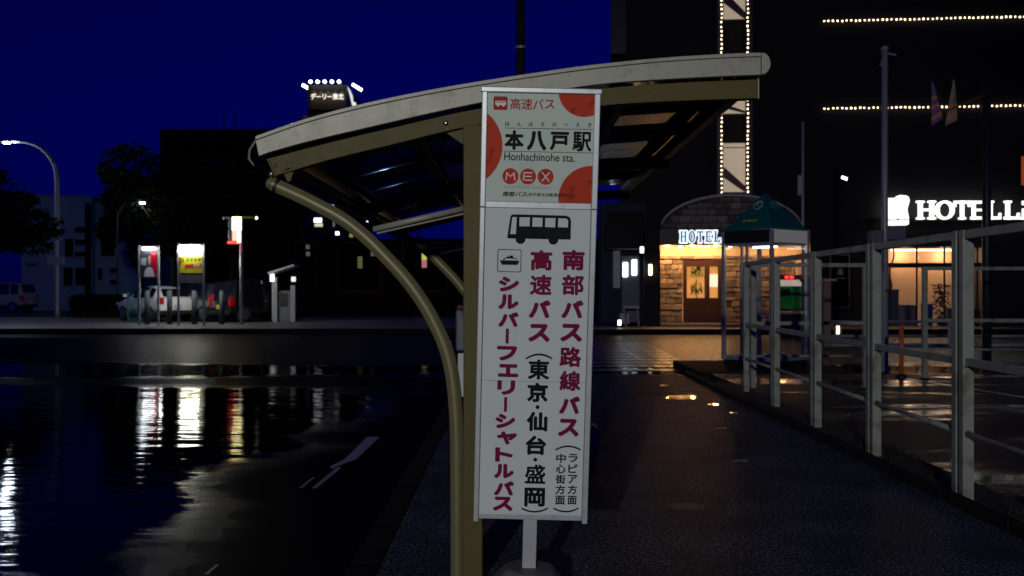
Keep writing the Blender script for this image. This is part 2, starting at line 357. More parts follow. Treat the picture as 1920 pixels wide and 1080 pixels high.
def glyph(mb, s_, off, cx, cz, y, w_=None, h_=None, em=None, sx=1, sz=1, shear=0, step=2e-5):
    """put glyph(s) centred on cx,cz in the plane y; fit w_ x h_ or scale by em; off thickens the strokes with round ends"""
    if off == -1: off = HEAVY.get(s_, .045)
    if off:
        if w_: r = off*w_/max(1, len(s_)*.9)
        elif h_: r = off*h_
        else: r = off*em
        kw = dict(w_=w_-2*r if w_ else None, h_=h_-2*r if h_ else None, em=em, sx=sx, sz=sz, shear=shear)
        for i in range(10):
            a = 2*math.pi*i/10; glyph(mb, s_, 0, cx+r*math.cos(a), cz+r*math.sin(a), y-step*i, **kw)
        glyph(mb, s_, 0, cx, cz, y-step*10, **kw); return
    v, f = GL[(s_, 0)]
    if not v: return
    x0 = min(p[0] for p in v); x1 = max(p[0] for p in v); z0 = min(p[1] for p in v); z1 = max(p[1] for p in v)
    if w_: a = w_/(x1-x0); b = (h_/(z1-z0)) if h_ else a
    elif h_: b = h_/(z1-z0); a = b
    else: a = em*sx; b = em*sz
    mx, mz = (x0+x1)/2, (z0+z1)/2
    mb.add([(cx+(p[0]-mx)*a+(p[1]-mz)*b*shear, y, cz+(p[1]-mz)*b) for p in v], f)

XB = -1          # weight chosen per character
HEAVY = {c: .028 for c in '駅盛'} | {c: .036 for c in '線路速東部'} | {c: .058 for c in '八シルバフエリャトス'}
prefetch([(c, 0) for c in sorted(set('高速バス本八戸駅南部路線東京仙台盛岡シルバフエリャトス中心街方面ラピアほんはちのへえき'))] +
         [(c, 0) for c in ('Honhachinohe sta.', 'MICHINORI EXPRESS', '南部バス', '(岩手県北自動車南部支社)', 'デーリー東北', 'NTT', 'P', '600')])

# ================================================================== SETTING
ROAD = -.12
mb = MB(); mb.add([(-250, -25, ROAD), (250, -25, ROAD), (250, 400, ROAD), (-250, 400, ROAD)], [(0, 1, 2, 3)])
road = tag(mb.build('road', M['road']), kind='structure')
# near pavement slab (camera stands on it)
mb = MB(); mb.box(-.62, 2.66, -8, 8.55, -.5, 0); mb.box(-.62, 2.66, 8.578, 15.5, -.5, -.004)
walk = tag(mb.build('pavement', M['walk']), kind='structure')
mb = MB(); mb.add([(-.62, 15.5, -.006), (2.66, 15.5, -.006), (2.66, 16.1, ROAD+.02), (-.62, 16.1, ROAD+.02)], [(0, 1, 2, 3)])
mb.build('kerb_ramp', M['walk'], walk)
for i in range(28):
    y = -8 + i*.85
    if y > 15.2: break
    MB().box(-.77, -.625, y, y+.84, -.4, .004).build('kerb_stone', M['kerb'], walk, bevel=.015)
for i in range(24):
    y = -4 + i*.85
    if y > 15.2: break
    MB().box(2.665, 2.775, y, y+.84, -.3, .045).build('kerb_stone', M['kerb'], walk, bevel=.012)
# planting strip under the fence and the forecourt to its right
mb = MB(); mb.box(2.78, 3.16, -4, 14.2, -.3, -.008)
tag(mb.build('fence_bed', M['dirt']), kind='structure')
mb = MB(); mb.box(3.165, 40, -8, 15.9, -.4, -.02)
fore = tag(mb.build('forecourt', M['fore']), kind='structure')
mb = MB(); mb.box(3.0, 5.5, 15.905, 18.6, -.4, 0)
tag(mb.build('booth_island', M['kerb'], bevel=.03), kind='structure')
# painted bay lines of the forecourt
def gline(a, b, wd, z, m, parent, name='painted_line'):
    a = Vector((*a, z)); b = Vector((*b, z)); d = (b-a).normalized(); s_ = Vector((-d.y, d.x, 0))*wd/2
    return MB().add([a-s_, b-s_, b+s_, a+s_], [(0, 1, 2, 3)]).build(name, m, parent)
gline((5.9, 14.9), (6.8, 9.2), .11, -.014, M['paint'], fore)
gline((3.6, 11.2), (12, 11.0), .10, -.013, M['paint'], fore)
gline((8.7, 14.9), (9.9, 9.4), .11, -.014, M['paint'], fore)
gline((3.4, 7.6), (4.4, 9.7), .10, -.014, M['paint'], fore)
# lane dash on the carriageway, worn to an arrow-like remnant
dash = MB()
def gp(px, py): D = (H-ROAD)*F/(py-545); return (PX(px, D), D, ROAD+.004)
dash.add([gp(*p) for p in ((688, 820), (712, 820), (668, 862), (640, 872), (622, 880), (618, 876), (646, 862))], [tuple(range(7))[::-1]])
dash.add([gp(*p) for p in ((585, 916), (592, 917), (640, 878), (632, 877))], [(0, 1, 2, 3)])
dash.add([gp(*p) for p in ((560, 916), (566, 916), (590, 896), (586, 896))], [(0, 1, 2, 3)])
dash.add([gp(*p) for p in ((383, 1078), (390, 1078), (410, 1060), (405, 1060))], [(0, 1, 2, 3)])
dash.build('lane_dash', mat('worn_paint', (.34, .35, .38), .4, bump=.3), road)
# zebra crossing
for i in range(11):
    y = 17.6 + i*.9
    MB().add([(-.7, y, ROAD+.004), (3.35+.03*i, y, ROAD+.004), (3.35+.03*i, y+.45, ROAD+.004), (-.7, y+.45, ROAD+.004)], [(0, 1, 2, 3)]).build('crossing_stripe', M['paint'], road)
# far pavements
FK = 32.6
mb = MB(); mb.box(-60, -1.5, FK+.155, 47, -.3, .05)
farw = tag(mb.build('far_pavement', M['pave']), kind='structure')
for i in range(34): MB().box(-34.2+i, -33.21+i, FK, FK+.15, -.3, .055).build('kerb_stone', M['kerb'], farw, bevel=.02)
mb = MB(); mb.box(1.6, 40, FK-.4+.155, 37.5, -.3, .05)
farh = tag(mb.build('hotel_pavement', M['pave']), kind='structure')
for i in range(22): MB().box(1.6+i, 2.59+i, FK-.4, FK-.25, -.3, .055).build('kerb_stone', M['kerb'], farh, bevel=.02)
mb = MB(); mb.box(-90, -1.5, 47.01, 110, -.3, .03)
tag(mb.build('parking_ground', M['fore']), kind='structure')
for i in range(6):
    MB().add([(-26+i*1.6, 38.2, .054), (-25+i*1.6, 38.2, .054), (-25+i*1.6, 38.6, .054), (-26+i*1.6, 38.6, .054)], [(0, 1, 2, 3)]).build('yellow_mark', M['ypaint'], farw)

# access covers set into the pavement
def cover(name, label, x, y, r, m, water=False):
    t = thing(name, label, 'manhole cover', (x, y, 0))
    z0 = -.004 if y > 8.56 else 0
    MB().lathe([(r, z0-.02), (r, z0+.002), (r*.9, z0+.0025), (r*.88, z0+.001)], 28, (x, y, 0)).build('ring', M['dark'], t)
    mm = MB().lathe([(r*.86, z0-.02), (r*.86, z0+.0012)], 28, (x, y, 0)).build('lid', m, t)
    for a in range(-3, 4):
        hw = math.sqrt(max(0, (r*.8)**2-(a*r*.22)**2))
        MB().box(x-hw, x+hw, y+a*r*.22-.008, y+a*r*.22+.008, z0+.001, z0+.0022).build('rib', M['dark'], mm)
film = mat('water_film', (.01, .01, .01), .05, var=0, rvar=.03, bump=.04, bscale=12)
cover('manhole_cover', 'round manhole cover shining with water on the pavement near the booth', 2.05, 12.1, .21, film)
cover('valve_cover', 'small dark round valve cover in the near pavement', 1.05, 5.99, .115, M['kerb'])

def puddle(x, y, a, b, seed, z=.0):
    rd = random.Random(seed); ph = [rd.uniform(0, 6.28) for _ in range(4)]; pts = []
    for i in range(40):
        t = 2*math.pi*i/40; r = 1+.18*math.sin(2*t+ph[0])+.12*math.sin(3*t+ph[1])+.08*math.sin(5*t+ph[2])+.05*math.sin(9*t+ph[3]); pts.append((x+a*r*math.cos(t), y+b*r*math.sin(t), z+.0028))
    MB().add(pts, [tuple(range(40))]).build('puddle', film, walk)
puddle(2.12, 12.25, .16, .20, 1, -.004); puddle(2.06, 13.7, .10, .13, 2, -.004); puddle(2.30, 11.4, .05, .10, 3, -.004); puddle(2.36, 10.6, .04, .07, 4, -.004); puddle(2.02, 9.4, .10, .05, 5, -.004); puddle(1.75, 7.6, .07, .05, 6)
# ================================================================== BUS STOP SIGN
sign = thing('bus_stop_sign', 'tall white bus stop sign board leaning on a concrete foot', 'bus stop sign', (.068, 4.21, 0), (.0848, .0241, 0))
q = 4.105/F; ZT = 2.122
def SU(px, py):
    t = (py-162-(px-905)*.0286)/803; u = (px-(905-17*t))/(220-8*t)*216
    return ((u-108)*q + .004, ZT - t*806*q)
YF = -.030
W2 = .2375; ZB = ZT-.806*q*1000
MB().lathe([(.205, -.0), (.195, .03), (.115, .125), (.10, .138)], 8).build('concrete_foot', M['conc'], sign, local=True, bevel=.008)
MB().box(-.029, .029, -.02, .02, .10, ZB+.04).build('post', M['alu'], sign, local=True, bevel=.003)
MB().box(-W2+.002, W2-.002, YF+.008, .03, ZB+.02, ZT-.02).build('backing', M['alu'], sign, local=True)
for sgn, nm in ((-1, 'side_rail'), (1, 'side_rail')):
    x0, x1 = (-W2, -W2+.021) if sgn < 0 else (W2-.023, W2)
    mid = ZT-.806*q*1000*.24
    MB().box(x0, x1, YF-.008, .034, ZB-.012, ZT-.218*q*1000+.0).build(nm, M['alu'], sign, local=True, bevel=.003)
    MB().box(x0-.0005, x1+.0005, YF-.0085, .0345, ZT-.218*q*1000+.0015, ZT-.008).build(nm, M['alu'], sign, local=True, bevel=.003)
MB().box(-W2-.006, W2+.006, YF-.012, .038, ZT-.0185, ZT+.004).build('top_cap', M['alu'], sign, local=True, bevel=.004)
MB().box(-W2+.022, W2-.024, YF-.003, .02, ZB+.0, ZB+.024).build('bottom_rail', M['alu'], sign, local=True, bevel=.002)
zd0, zd1 = SU(1000, 382)[1], SU(1000, 370.5)[1]
MB().box(-W2+.022, W2-.024, YF-.004, .02, zd0, zd1).build('divider_rail', M['alu'], sign, local=True, bevel=.002)
XL, XR = -W2+.0215, W2-.0235
up = MB().box(XL, XR, YF, YF+.006, zd1+.001, ZT-.019).build('upper_panel', M['panelg'], sign, local=True)
zs = SU(1000, 704)[1]
lo1 = MB().box(XL, XR, YF, YF+.006, zs+.0007, zd0-.001).build('middle_panel', M['panelw'], sign, local=True)
lo2 = MB().box(XL, XR, YF, YF+.006, ZB+.0245, zs-.0007).build('lower_panel', M['panelw'], sign, local=True)
for x in (XL+.0004, XR-.0004): MB().box(x-.0012, x+.0012, YF-.0004, YF+.001, ZB+.0245, zd0-.001).build('edge_seam', M['seam'], sign, local=True)
def child_local(o, par):       # re-hang a part of the sign one level deeper, keeping its place
    o.parent = par; o.matrix_parent_inverse = par.matrix_basis.inverted(); return o
def pr(mbx, name, m, par): return child_local(mbx.build(name, m, sign, local=True), par)
def clipdisc(px, py, r, dep):
    cx, cz = SU(px, py); r = r*q*1.0; z0, z1 = zd1+.0012, ZT-.0195; pts = []
    for i in range(96):
        a = 2*math.pi*i/96; x = cx+r*math.cos(a); z = cz+r*math.sin(a)
        pts.append((x, z))
    def clip(pts, f, g):
        out = []
        for i in range(len(pts)):
            a, b = pts[i-1], pts[i]; fa, fb = f(a), f(b)
            if (fa >= 0) != (fb >= 0):
                t = fa/(fa-fb); out.append((a[0]+(b[0]-a[0])*t, a[1]+(b[1]-a[1])*t))
            if fb >= 0: out.append(b)
        return out
    for f in (lambda p: p[0]-XL-.0003, lambda p: XR-.0003-p[0], lambda p: p[1]-z0, lambda p: z1-p[1]): pts = clip(pts, f, None)
    return MB().flat(pts, YF-dep)
Y1, Y2, Y3 = YF-.0006, YF-.0011, YF-.0016
for a in ((1093, 169, 47.5), (863, 267, 76.4), (1106, 365.5, 61)): pr(clipdisc(*a, .0006), 'red_disc', M['red'], up)
def rrect(px0, py0, px1, py1, r, y, n=5):
    (x0, z1), (x1, z0) = SU(px0, py0), SU(px1, py1); r = r*q; pts = []
    for cx, cz, a0 in ((x1-r, z1-r, 0), (x0+r, z1-r, 90), (x0+r, z0+r, 180), (x1-r, z0+r, 270)):
        for i in range(n+1): a = R(a0+90*i/n); pts.append((cx+r*math.cos(a), cz+r*math.sin(a)))
    return pts
ic = pr(MB().flat(rrect(924, 178, 949.5, 203, 3, Y1), Y1), 'bus_symbol', M['rtext'], up)
mb = MB(); mb.flat(rrect(927, 186, 947, 194.5, 2.5, Y2), Y2)
for wx in (932, 942):
    cx, cz = SU(wx, 194.5); mb.flat([(cx+2.3*q*math.cos(i*.6283), cz+2.3*q*math.sin(i*.6283)) for i in range(10)], Y2-.0002)
pr(mb, 'bus_symbol', M['whitep'], up)
mb = MB(); mb.flat(rrect(929, 187.6, 945.5, 189.6, .5, Y3), Y3-.0002); pr(mb, 'bus_symbol', M['rtext'], up)
def txt(par, m, items, name='lettering'):
    for s_, off, px, py, kw in items:
        mb = MB(); x, z = SU(px, py); kw = {k_: (v_*q if k_ in ('w_', 'h_', 'em') else v_) for k_, v_ in kw.items()}
        glyph(mb, s_, off, x, z, Y2, **kw); pr(mb, name, m, par)
txt(up, M['rtext'], [(c, .012, 964.5+i*21.3, 192+i*.4, dict(em=21.5)) for i, c in enumerate('高速バス')])
txt(up, M['black'], [(c, .012, 949.5+i*21.9, 227.8+i*.45, dict(em=9.2)) for i, c in enumerate('ほんはちのへえき')])
txt(up, M['black'], [(c, XB, 962.2+i*42.1, 257.2+i*1.2, dict(w_=35 if c != '八' else 36, h_=36 if c != '戸' else 34)) for i, c in enumerate('本八戸駅')])
txt(up, M['black'], [('Honhachinohe sta.', .018, 1009.5, 288.5, dict(w_=130, h_=14.5))])
def hline(px0, py0, px1, py1, th):
    a, b = SU(px0, py0), SU(px1, py1); h = th*q/2
    return MB().flat([(a[0], a[1]-h), (b[0], b[1]-h), (b[0], b[1]+h), (a[0], a[1]+h)], Y2)
pr(hline(944, 235.3, 1110, 239, .9), 'rule', M['black'], up); pr(hline(942, 277.3, 1109, 281.5, .9), 'rule', M['black'], up)
mb = MB()
for i in range(3):
    cx, cz = SU(955.2+i*32.8, 322.9+i*.7); mb.flat([(cx+14.8*q*math.cos(j*.19635), cz+14.8*q*math.sin(j*.19635)) for j in range(32)], Y1)
pr(mb, 'emblem_disc', M['red'], up)
def strokes(mb, px, py, s_, segs, th):
    cx, cz = SU(px, py)
    for x0, y0, x1, y1 in segs:
        a = Vector((cx+x0*s_*q, 0, cz+y0*s_*q)); b = Vector((cx+x1*s_*q, 0, cz+y1*s_*q)); d = (b-a).normalized()*th*q/2; n = Vector((-d.z, 0, d.x))
        mb.flat([((a-d-n).x, (a-d-n).z), ((b+d-n).x, (b+d-n).z), ((b+d+n).x, (b+d+n).z), ((a-d+n).x, (a-d+n).z)], Y2)
mb = MB()
strokes(mb, 955.2, 322.9, 8, [(-1, -.8, -.85, .8), (-.85, .8, 0, -.1), (0, -.1, .85, .8), (.85, .8, 1, -.8)], 2.1)
strokes(mb, 988, 323.6, 8, [(-1, -.85, -1, .85), (-1, .85, .9, .85), (-1, 0, .7, 0), (-1, -.85, .9, -.85)], 2.1)
strokes(mb, 1020.8, 324.3, 8, [(-.8, -.95, .8, .95), (-.8, .95, .8, -.95)], 2.1)
pr(mb, 'lettering', M['whitep'], up)
txt(up, M['grey'], [('MICHINORI EXPRESS', 0, 987.5, 343.6, dict(w_=86, h_=4.6))])
txt(up, M['black'], [('南部バス', .02, 963.5, 355.6, dict(w_=44, h_=9.2, shear=.2)), ('(岩手県北自動車南部支社)', .01, 1031.5, 358, dict(w_=89, h_=7.6, shear=.2))])
# coach pictogram
def zp(x, y): return SU(880+x/3.485, 370+y/3.485)
mb = MB(); mb.flat([zp(*p) for p in ((242, 233), (246, 195), (262, 95), (268, 84), (278, 79), (300, 79), (620, 89), (640, 94), (652, 108), (656, 125), (653, 243))], Y1)
for wx, wy in ((328, 238), (541, 243)):
    cx, cz = zp(wx, wy); mb.flat([(cx+32/3.485*q*math.cos(i*.3142), cz+32/3.485*q*math.sin(i*.3142)) for i in range(20)], Y1+.0002)
pr(mb, 'bus_symbol', M['black'], lo1)
mb = MB()
for wv in (((261, 205), (275, 97), (303, 97), (298, 205)), ((322, 98), (389, 99), (387, 157), (320, 155)), ((406, 100), (471, 102), (469, 160), (404, 158)),
           ((489, 103), (555, 105), (553, 164), (487, 161)), ((573, 106), (622, 107), (632, 112), (637, 122), (635, 165), (571, 163))):
    mb.flat([zp(*p) for p in wv], Y2)
pr(mb, 'bus_symbol', M['panelw'], lo1)
# ferry pictogram
(ax, az) = zp(180, 300)
mb = MB()
o_ = rrect(931.6, 456.3, 975.2, 499.8, 4, Y1); i_ = rrect(933, 457.7, 973.8, 498.4, 3, Y1); n = len(o_)
mb.add([(p[0], Y1, p[1]) for p in o_] + [(p[0], Y1, p[1]) for p in i_], [(j, (j+1) % n, (j+1) % n+n, j+n) for j in range(n)])
for poly in (((192, 373), (322, 378), (307, 404), (207, 402)), ((212, 372), (220, 360), (232, 358), (240, 350), (256, 350), (262, 344), (278, 344), (280, 356), (300, 360), (308, 375)),
             ((238, 352), (243, 340), (246, 341), (243, 352)), ((258, 348), (262, 343), (278, 342), (282, 362), (262, 362))):
    mb.flat([zp(*p) for p in poly], Y2)
pr(mb, 'ferry_symbol', M['black'], lo1)
mb = MB(); mb.flat([zp(*p) for p in ((222, 371), (228, 363), (250, 362), (298, 364), (303, 373))], Y3); pr(mb, 'ferry_symbol', M['panelw'], lo1)
def colm(par, m, lst): return txt(par, m, lst)
KW = dict(w_=42, h_=39)
NB = [('南', 1072.8, 477.6), ('部', 1071.6, 523.4), ('バ', 1070.8, 568.6), ('ス', 1068.5, 612.5), ('路', 1067.1, 657.8)]
colm(lo1, M['crim'], [(c, XB, x, y, dict(w_=41, h_=38 if c not in 'バス' else 34)) for c, x, y in NB])
colm(lo2, M['crim'], [(c, XB, x, y, dict(w_=39.5, h_=38 if c not in 'バス' else 34)) for c, x, y in (('線', 1066.4, 727-24), ('バ', 1065.4, 748.7), ('ス', 1063.3, 791.5))])
colm(lo1, M['crim'], [(c, XB, x, y, dict(w_=40.5, h_=38 if c not in 'バス' else 34)) for c, x, y in (('高', 1012.9, 477.6), ('速', 1012, 523.2), ('バ', 1009.7, 568), ('ス', 1008.8, 612.5))])
colm(lo1, M['black'], [('東', XB, 1008, 681.5, dict(w_=40, h_=38))])
colm(lo2, M['black'], [(c, XB, x, y, dict(w_=39, h_=37)) for c, x, y in (('京', 1005.8, 724.4), ('仙', 1004.9, 779.8), ('台', 1002.8, 825), ('盛', 1001.2, 880), ('岡', 1000.3, 924.4))])
for x, y in ((1005.8, 752.3), (1001.5, 852.3)):
    mb = MB(); cx, cz = SU(x, y); mb.flat([(cx+3.8*q*math.cos(i*.3927), cz+3.8*q*math.sin(i*.3927)) for i in range(16)], Y2); pr(mb, 'lettering', M['black'], lo2)
LC = [('シ', 952.6, 521.5), ('ル', 951.7, 554.2), ('バ', 951.7, 587.2), ('|', 949.4, 618.2), ('フ', 948.9, 650.6), ('エ', 951.1, 683)]
LD = [('リ', 947.4, 715), ('|', 946.2, 747), ('シ', 945.6, 778.6), ('ャ', 949, 810.7), ('ト', 943.2, 842.5), ('ル', 943.2, 874), ('バ', 943.2, 907), ('ス', 941, 936.7)]
def leftcol(par, lst):
    for c, x, y in lst:
        mb = MB(); cx, cz = SU(x, y)
        if c == '|': mb.flat([(cx-2.9*q, cz-14*q), (cx+2.9*q, cz-14*q), (cx+2.9*q, cz+14*q), (cx-2.9*q, cz+14*q)], Y2)
        else: glyph(mb, c, XB, cx, cz, Y2, w_=(34 if c in 'リト' else 38)*q, h_=(25 if c in 'エャ' else 28)*q)
        pr(mb, 'lettering', M['crim'], par)
leftcol(lo1, LC); leftcol(lo2, LD)
def arc(mb, xa, xb, y, bow, th):
    a = []; b = []
    for i in range(13):
        t = i/12; x = xa+(xb-xa)*t; yy = y+bow*(1-(2*t-1)**2)
        p = SU(x, yy); a.append((p[0], p[1]-th*q/2)); b.append((p[0], p[1]+th*q/2))
    mb.strip(a, b, Y2, Y2+.0003)
mb = MB(); arc(mb, 984, 1033, 661, -8, 3.6); pr(mb, 'lettering', M['black'], lo1)
for a_ in ((976, 1025, 945.5, 7, 3.2), (1039, 1086, 834, -7, 3.2), (1035, 1082, 945.5, 7, 3.2)):
    mb = MB(); arc(mb, *a_); pr(mb, 'lettering', M['black'], lo2)
for i, c in enumerate('ラピア方面'): mb = MB(); x, z = SU(1072-i*.5, 849.5+i*20.2); glyph(mb, c, .03, x, z, Y2, w_=17.5*q, h_=(17 if i else 16)*q); pr(mb, 'lettering', M['black'], lo2)
for i, c in enumerate('中心街方面'): mb = MB(); x, z = SU(1049.5-i*.5, 849.8+i*20.1); glyph(mb, c, .03, x, z, Y2, w_=18.5*q, h_=17.5*q); pr(mb, 'lettering', M['black'], lo2)

# ================================================================== BUS SHELTER
D0 = 4.47; k = kk(D0); LEN = 4.9
sh = thing('bus_shelter', 'curved bronze bus shelter with arching pole behind the stop sign', 'bus shelter', (PX(887, D0), D0, 0))
def q3(pts, x):          # smooth interpolation of a px polyline
    for i in range(len(pts)-1):
        if pts[i][0] <= x <= pts[i+1][0]:
            p0 = pts[max(i-1, 0)]; p1 = pts[i]; p2 = pts[i+1]; p3 = pts[min(i+2, len(pts)-1)]
            t = (x-p1[0])/(p2[0]-p1[0]); h = p2[0]-p1[0]
            m1 = (p2[1]-p0[1])/max(1e-6, p2[0]-p0[0])*h; m2 = (p3[1]-p1[1])/max(1e-6, p3[0]-p1[0])*h
            return (2*t**3-3*t**2+1)*p1[1]+(t**3-2*t**2+t)*m1+(-2*t**3+3*t**2)*p2[1]+(t**3-t**2)*m2
    return pts[-1][1]
TOP = [(487, 260), (579.5, 228), (690, 199), (798.5, 176.5), (900, 158.8), (1000, 143.5), (1100, 129.5), (1235, 115.8), (1351, 108.5), (1419, 106)]
BOT = [(487, 297), (579.5, 271), (690, 245), (798.5, 220), (900, 198.5), (1000, 182), (1126, 163.6), (1235, 155.5), (1351, 149.3), (1419, 146.7)]
BMT = [(506, 298.5), (619, 269), (738, 241), (870, 211), (1000, 189), (1126, 168.5), (1270, 157.5), (1417, 151)]
BMB = [(521, 330.5), (619, 301.5), (738, 272.5), (870, 241), (1000, 221), (1126, 200.5), (1270, 191.5), (1417, 186.5)]
def sp(px, py): return (PX(px, D0), PZ(py, D0))
xs = [487+i*(1419-487)/40 for i in range(41)]
fa = MB().strip([sp(x, q3(TOP, x)+8) for x in xs], [sp(x+(6 if x < 490 else 0), q3(BOT, x)) for x in xs], D0-.075, D0-.045).build('fascia', M['fascia'], sh, bevel=.002)
MB().strip([sp(x, q3(TOP, x)) for x in xs], [sp(x, q3(TOP, x)+7.2) for x in xs], D0-.079, D0-.02).build('fascia_lip', M['fascia'], sh, bevel=.002)
# rounded gutter end cap on the right, gutter along the kerbless side
gx, gz = sp(1419, 126.5); gr = 20.5*k
def halfd(x, z, r, n=14): return [(x, z+r)] + [(x+r*.82*math.sin(math.pi*i/n), z+r*math.cos(math.pi*i/n)) for i in range(1, n)] + [(x, z-r)]
MB().prism(halfd(gx+.002, gz, gr), D0-.082, D0-.03).build('gutter_end_cap', M['fascia'], sh, bevel=.003, fix=True)
MB().prism(halfd(gx+.002, gz, gr*.92), D0-.029, D0+LEN).build('gutter', M['fascia'], sh, fix=True)
mbx = MB().prism([sp(484, 262), sp(470, 283), sp(469, 300), sp(479, 313), sp(481, 311), sp(473, 299), sp(474, 284), sp(486, 266)], D0-.04, D0+LEN).build('gutter', M['dark'], sh)
xb = [506+i*(1417-506)/36 for i in range(37)]
def beam(D, dx=0, mt=None, first=False):
    mb = MB(); mb.strip([(PX(x, D0)+dx, PZ(q3(BMT, x), D0)) for x in xb], [(PX(x+(15 if x < 508 else 0), D0)+dx, PZ(q3(BMB, max(x, 521) if x > 508 else 521), D0)) for x in xb], D, D+.06)
    return mb.build('roof_beam', mt or M['bronze'], sh, bevel=.003)
b0 = beam(D0-.03)
MB().box(PX(1417, D0)+.001, PX(1420, D0), D0-.034, D0+.034, PZ(187.5, D0), PZ(150.5, D0)).build('end_plate', M['fascia'], b0)
MB().prism([sp(503.5, 300), sp(506, 299), sp(521.5, 331), sp(519, 333)], D0-.034, D0+.034).build('end_plate', M['bronze'], b0, fix=True)
def bolt(px, py, r, D, par, m='steel'):
    c = P(px, py, D); return MB().tube([c+Vector((0, .012, 0)), c-Vector((0, .004, 0)), c-Vector((0, .009, 0))], [r, r, r*.6], 14).build('bolt', M[m], par, smooth=False)
bolt(836, 231, .011, D0-.03, b0, 'dark'); bolt(836, 231, .003, D0-.038, b0)
bolt(516, 311, .006, D0-.03, b0, 'dark'); bolt(539, 303, .0045, D0-.03, b0, 'dark')
br = MB().prism([sp(527, 313), sp(531, 309), sp(547, 305), sp(551, 316), sp(530, 323)], D0-.036, D0-.031).build('bracket', M['bronze'], sh, fix=True)
bolt(538, 315, .008, D0-.036, br, 'dark')
MB().prism([sp(532, 323), sp(552, 317), sp(546, 340), sp(540, 341)], D0-.015, D0-.003).build('bracket', M['bronze'], sh, fix=True)
MB().prism([sp(838, 250), sp(869, 243), sp(869, 270), sp(866, 270)], D0-.01, D0+.01).build('gusset', M['bronze'], sh, fix=True)
# frames: post, arching pole, braces
ARC = [(511, 345), (545, 360), (579.5, 376.5), (639, 408.5), (683, 442), (722.8, 481), (762, 524), (795, 570), (818, 612), (836, 655), (847, 700), (853, 750), (856, 800), (857, 860), (857.5, 960), (858, 1090)]
def smooth(pts, n=5):
    out = []
    for i in range(len(pts)-1):
        p0 = Vector(pts[max(i-1, 0)]); p1 = Vector(pts[i]); p2 = Vector(pts[i+1]); p3 = Vector(pts[min(i+2, len(pts)-1)])
        for j in range(n):
            t = j/n; out.append(.5*((2*p1)+(-p0+p2)*t+(2*p0-5*p1+4*p2-p3)*t*t+(-p0+3*p1-3*p2+p3)*t**3))
    out.append(Vector(pts[-1])); return out
def groove(a):
    d = 1.0
    for g in (1.0, 1.75, 2.35, 4.0, 4.6, 5.3):
        if abs((a-g+math.pi) % (2*math.pi)-math.pi) < .07: d = .90
    return d
arcs = smooth([(PX(x, D0), D0, PZ(y, D0)) for x, y in ARC])
for p in arcs: p.z = max(p.z, -.0)
Ds = [D0, D0+2.5, D0+4.85]
for i, D in enumerate(Ds):
    dx = .10*i; off = Vector((dx, D-D0, 0))
    if i: beam(D-.03, dx*.0)
    MB().box(PX(869.5, D0)+dx, PX(905, D0)+dx, D-.0405+.005, D+.0405+.005, 0, PZ(236.5 if not i else 250, D0)).build('post', M['bronze'], sh, bevel=.004)
    o = MB().tube([p+off for p in arcs], .0315, 40, groove).build('arching_pole', M['pole'], sh, smooth=False)
    c = arcs[0]+off; t_ = (arcs[0]-arcs[2]).normalized()
    MB().tube([c+t_*(.002+.03*s_) for s_ in (0, .45, .8, .97)], [.031, .028, .019, .004], 20).build('pole_cap', M['pole'], o, smooth=True)
    MB().tube([c-t_*.028, c-t_*.014], .0335, 24).build('pole_collar', M['dark'], o)
    a = P(700, 430, D0)+off; b = P(871, 391, D0)+off
    MB().tube([a, b], .0135, 14).build('brace', M['fascia'], sh, smooth=True)
    MB().tube([P(707, 437.5, D0)+off, P(871, 400.5, D0)+off], .0045, 10).build('brace', M['fascia'], sh)
    # swivel fitting between pole top and beam
    MB().tube([P(506, 330, D0)+off, P(512, 322, D0)+off], .012, 12).build('swivel', M['steel'], sh, smooth=True)
# purlins, thin rafters and the polycarbonate sheets
def roofz(px): return PZ(q3(TOP, min(px, 1419))+22, D0)
for px, m_, hgt in ((530, 'dark', .05), (760, 'dark', .04), (960, 'dark', .04), (1180, 'dark', .04), (1395, 'brown', .07)):
    x = PX(px, D0); z = roofz(px)-.014; MB().box(x-.022, x+.022, D0+.036, D0+LEN, z-hgt-.02, z-.012).build('purlin', M[m_], sh)
nb = 6
for j in range(nb):
    ya = D0+.04+j*(LEN-.05)/nb; yb = ya+(LEN-.05)/nb-.012
    for a, b in ((492, 640), (640, 790), (790, 960), (960, 1150), (1150, 1290), (1290, 1416)):
        pts = [a+(b-a)*t/4 for t in range(5)]
        MB().strip([(PX(x, D0), roofz(x)+.004) for x in pts], [(PX(x, D0), roofz(x)) for x in pts], ya, yb).build('roof_sheet', M['poly'], sh)
    if j and j != 3:
        MB().strip([(PX(x, D0), roofz(x)-.003) for x in xb], [(PX(x, D0), roofz(x)-.035) for x in xb], ya-.025, ya+.01).build('rafter', M['dark'], sh)

# rain drops left on the shelter's edge
mb = MB(); rdp = random.Random(41)
for i in range(150):
    px = rdp.uniform(495, 1415); lip = rdp.random() < .55
    py = q3(TOP, px)+(rdp.uniform(-.6, .8) if lip else rdp.uniform(10, 36)); r_ = rdp.uniform(.0012, .0030); yy = D0-(.079 if lip else .075)
    c = (PX(px, D0), yy, PZ(py, D0)); n6 = 6
    mb.lathe([(r_*.5, -r_*.8), (r_, -r_*.1), (r_*.6, r_*.8)], n6, c)
tag(mb.build('rain_drops', mat('rain_drop', (.5, .5, .5), .08, metal=.7, var=.02, rvar=.02), sh, smooth=True), kind='stuff')
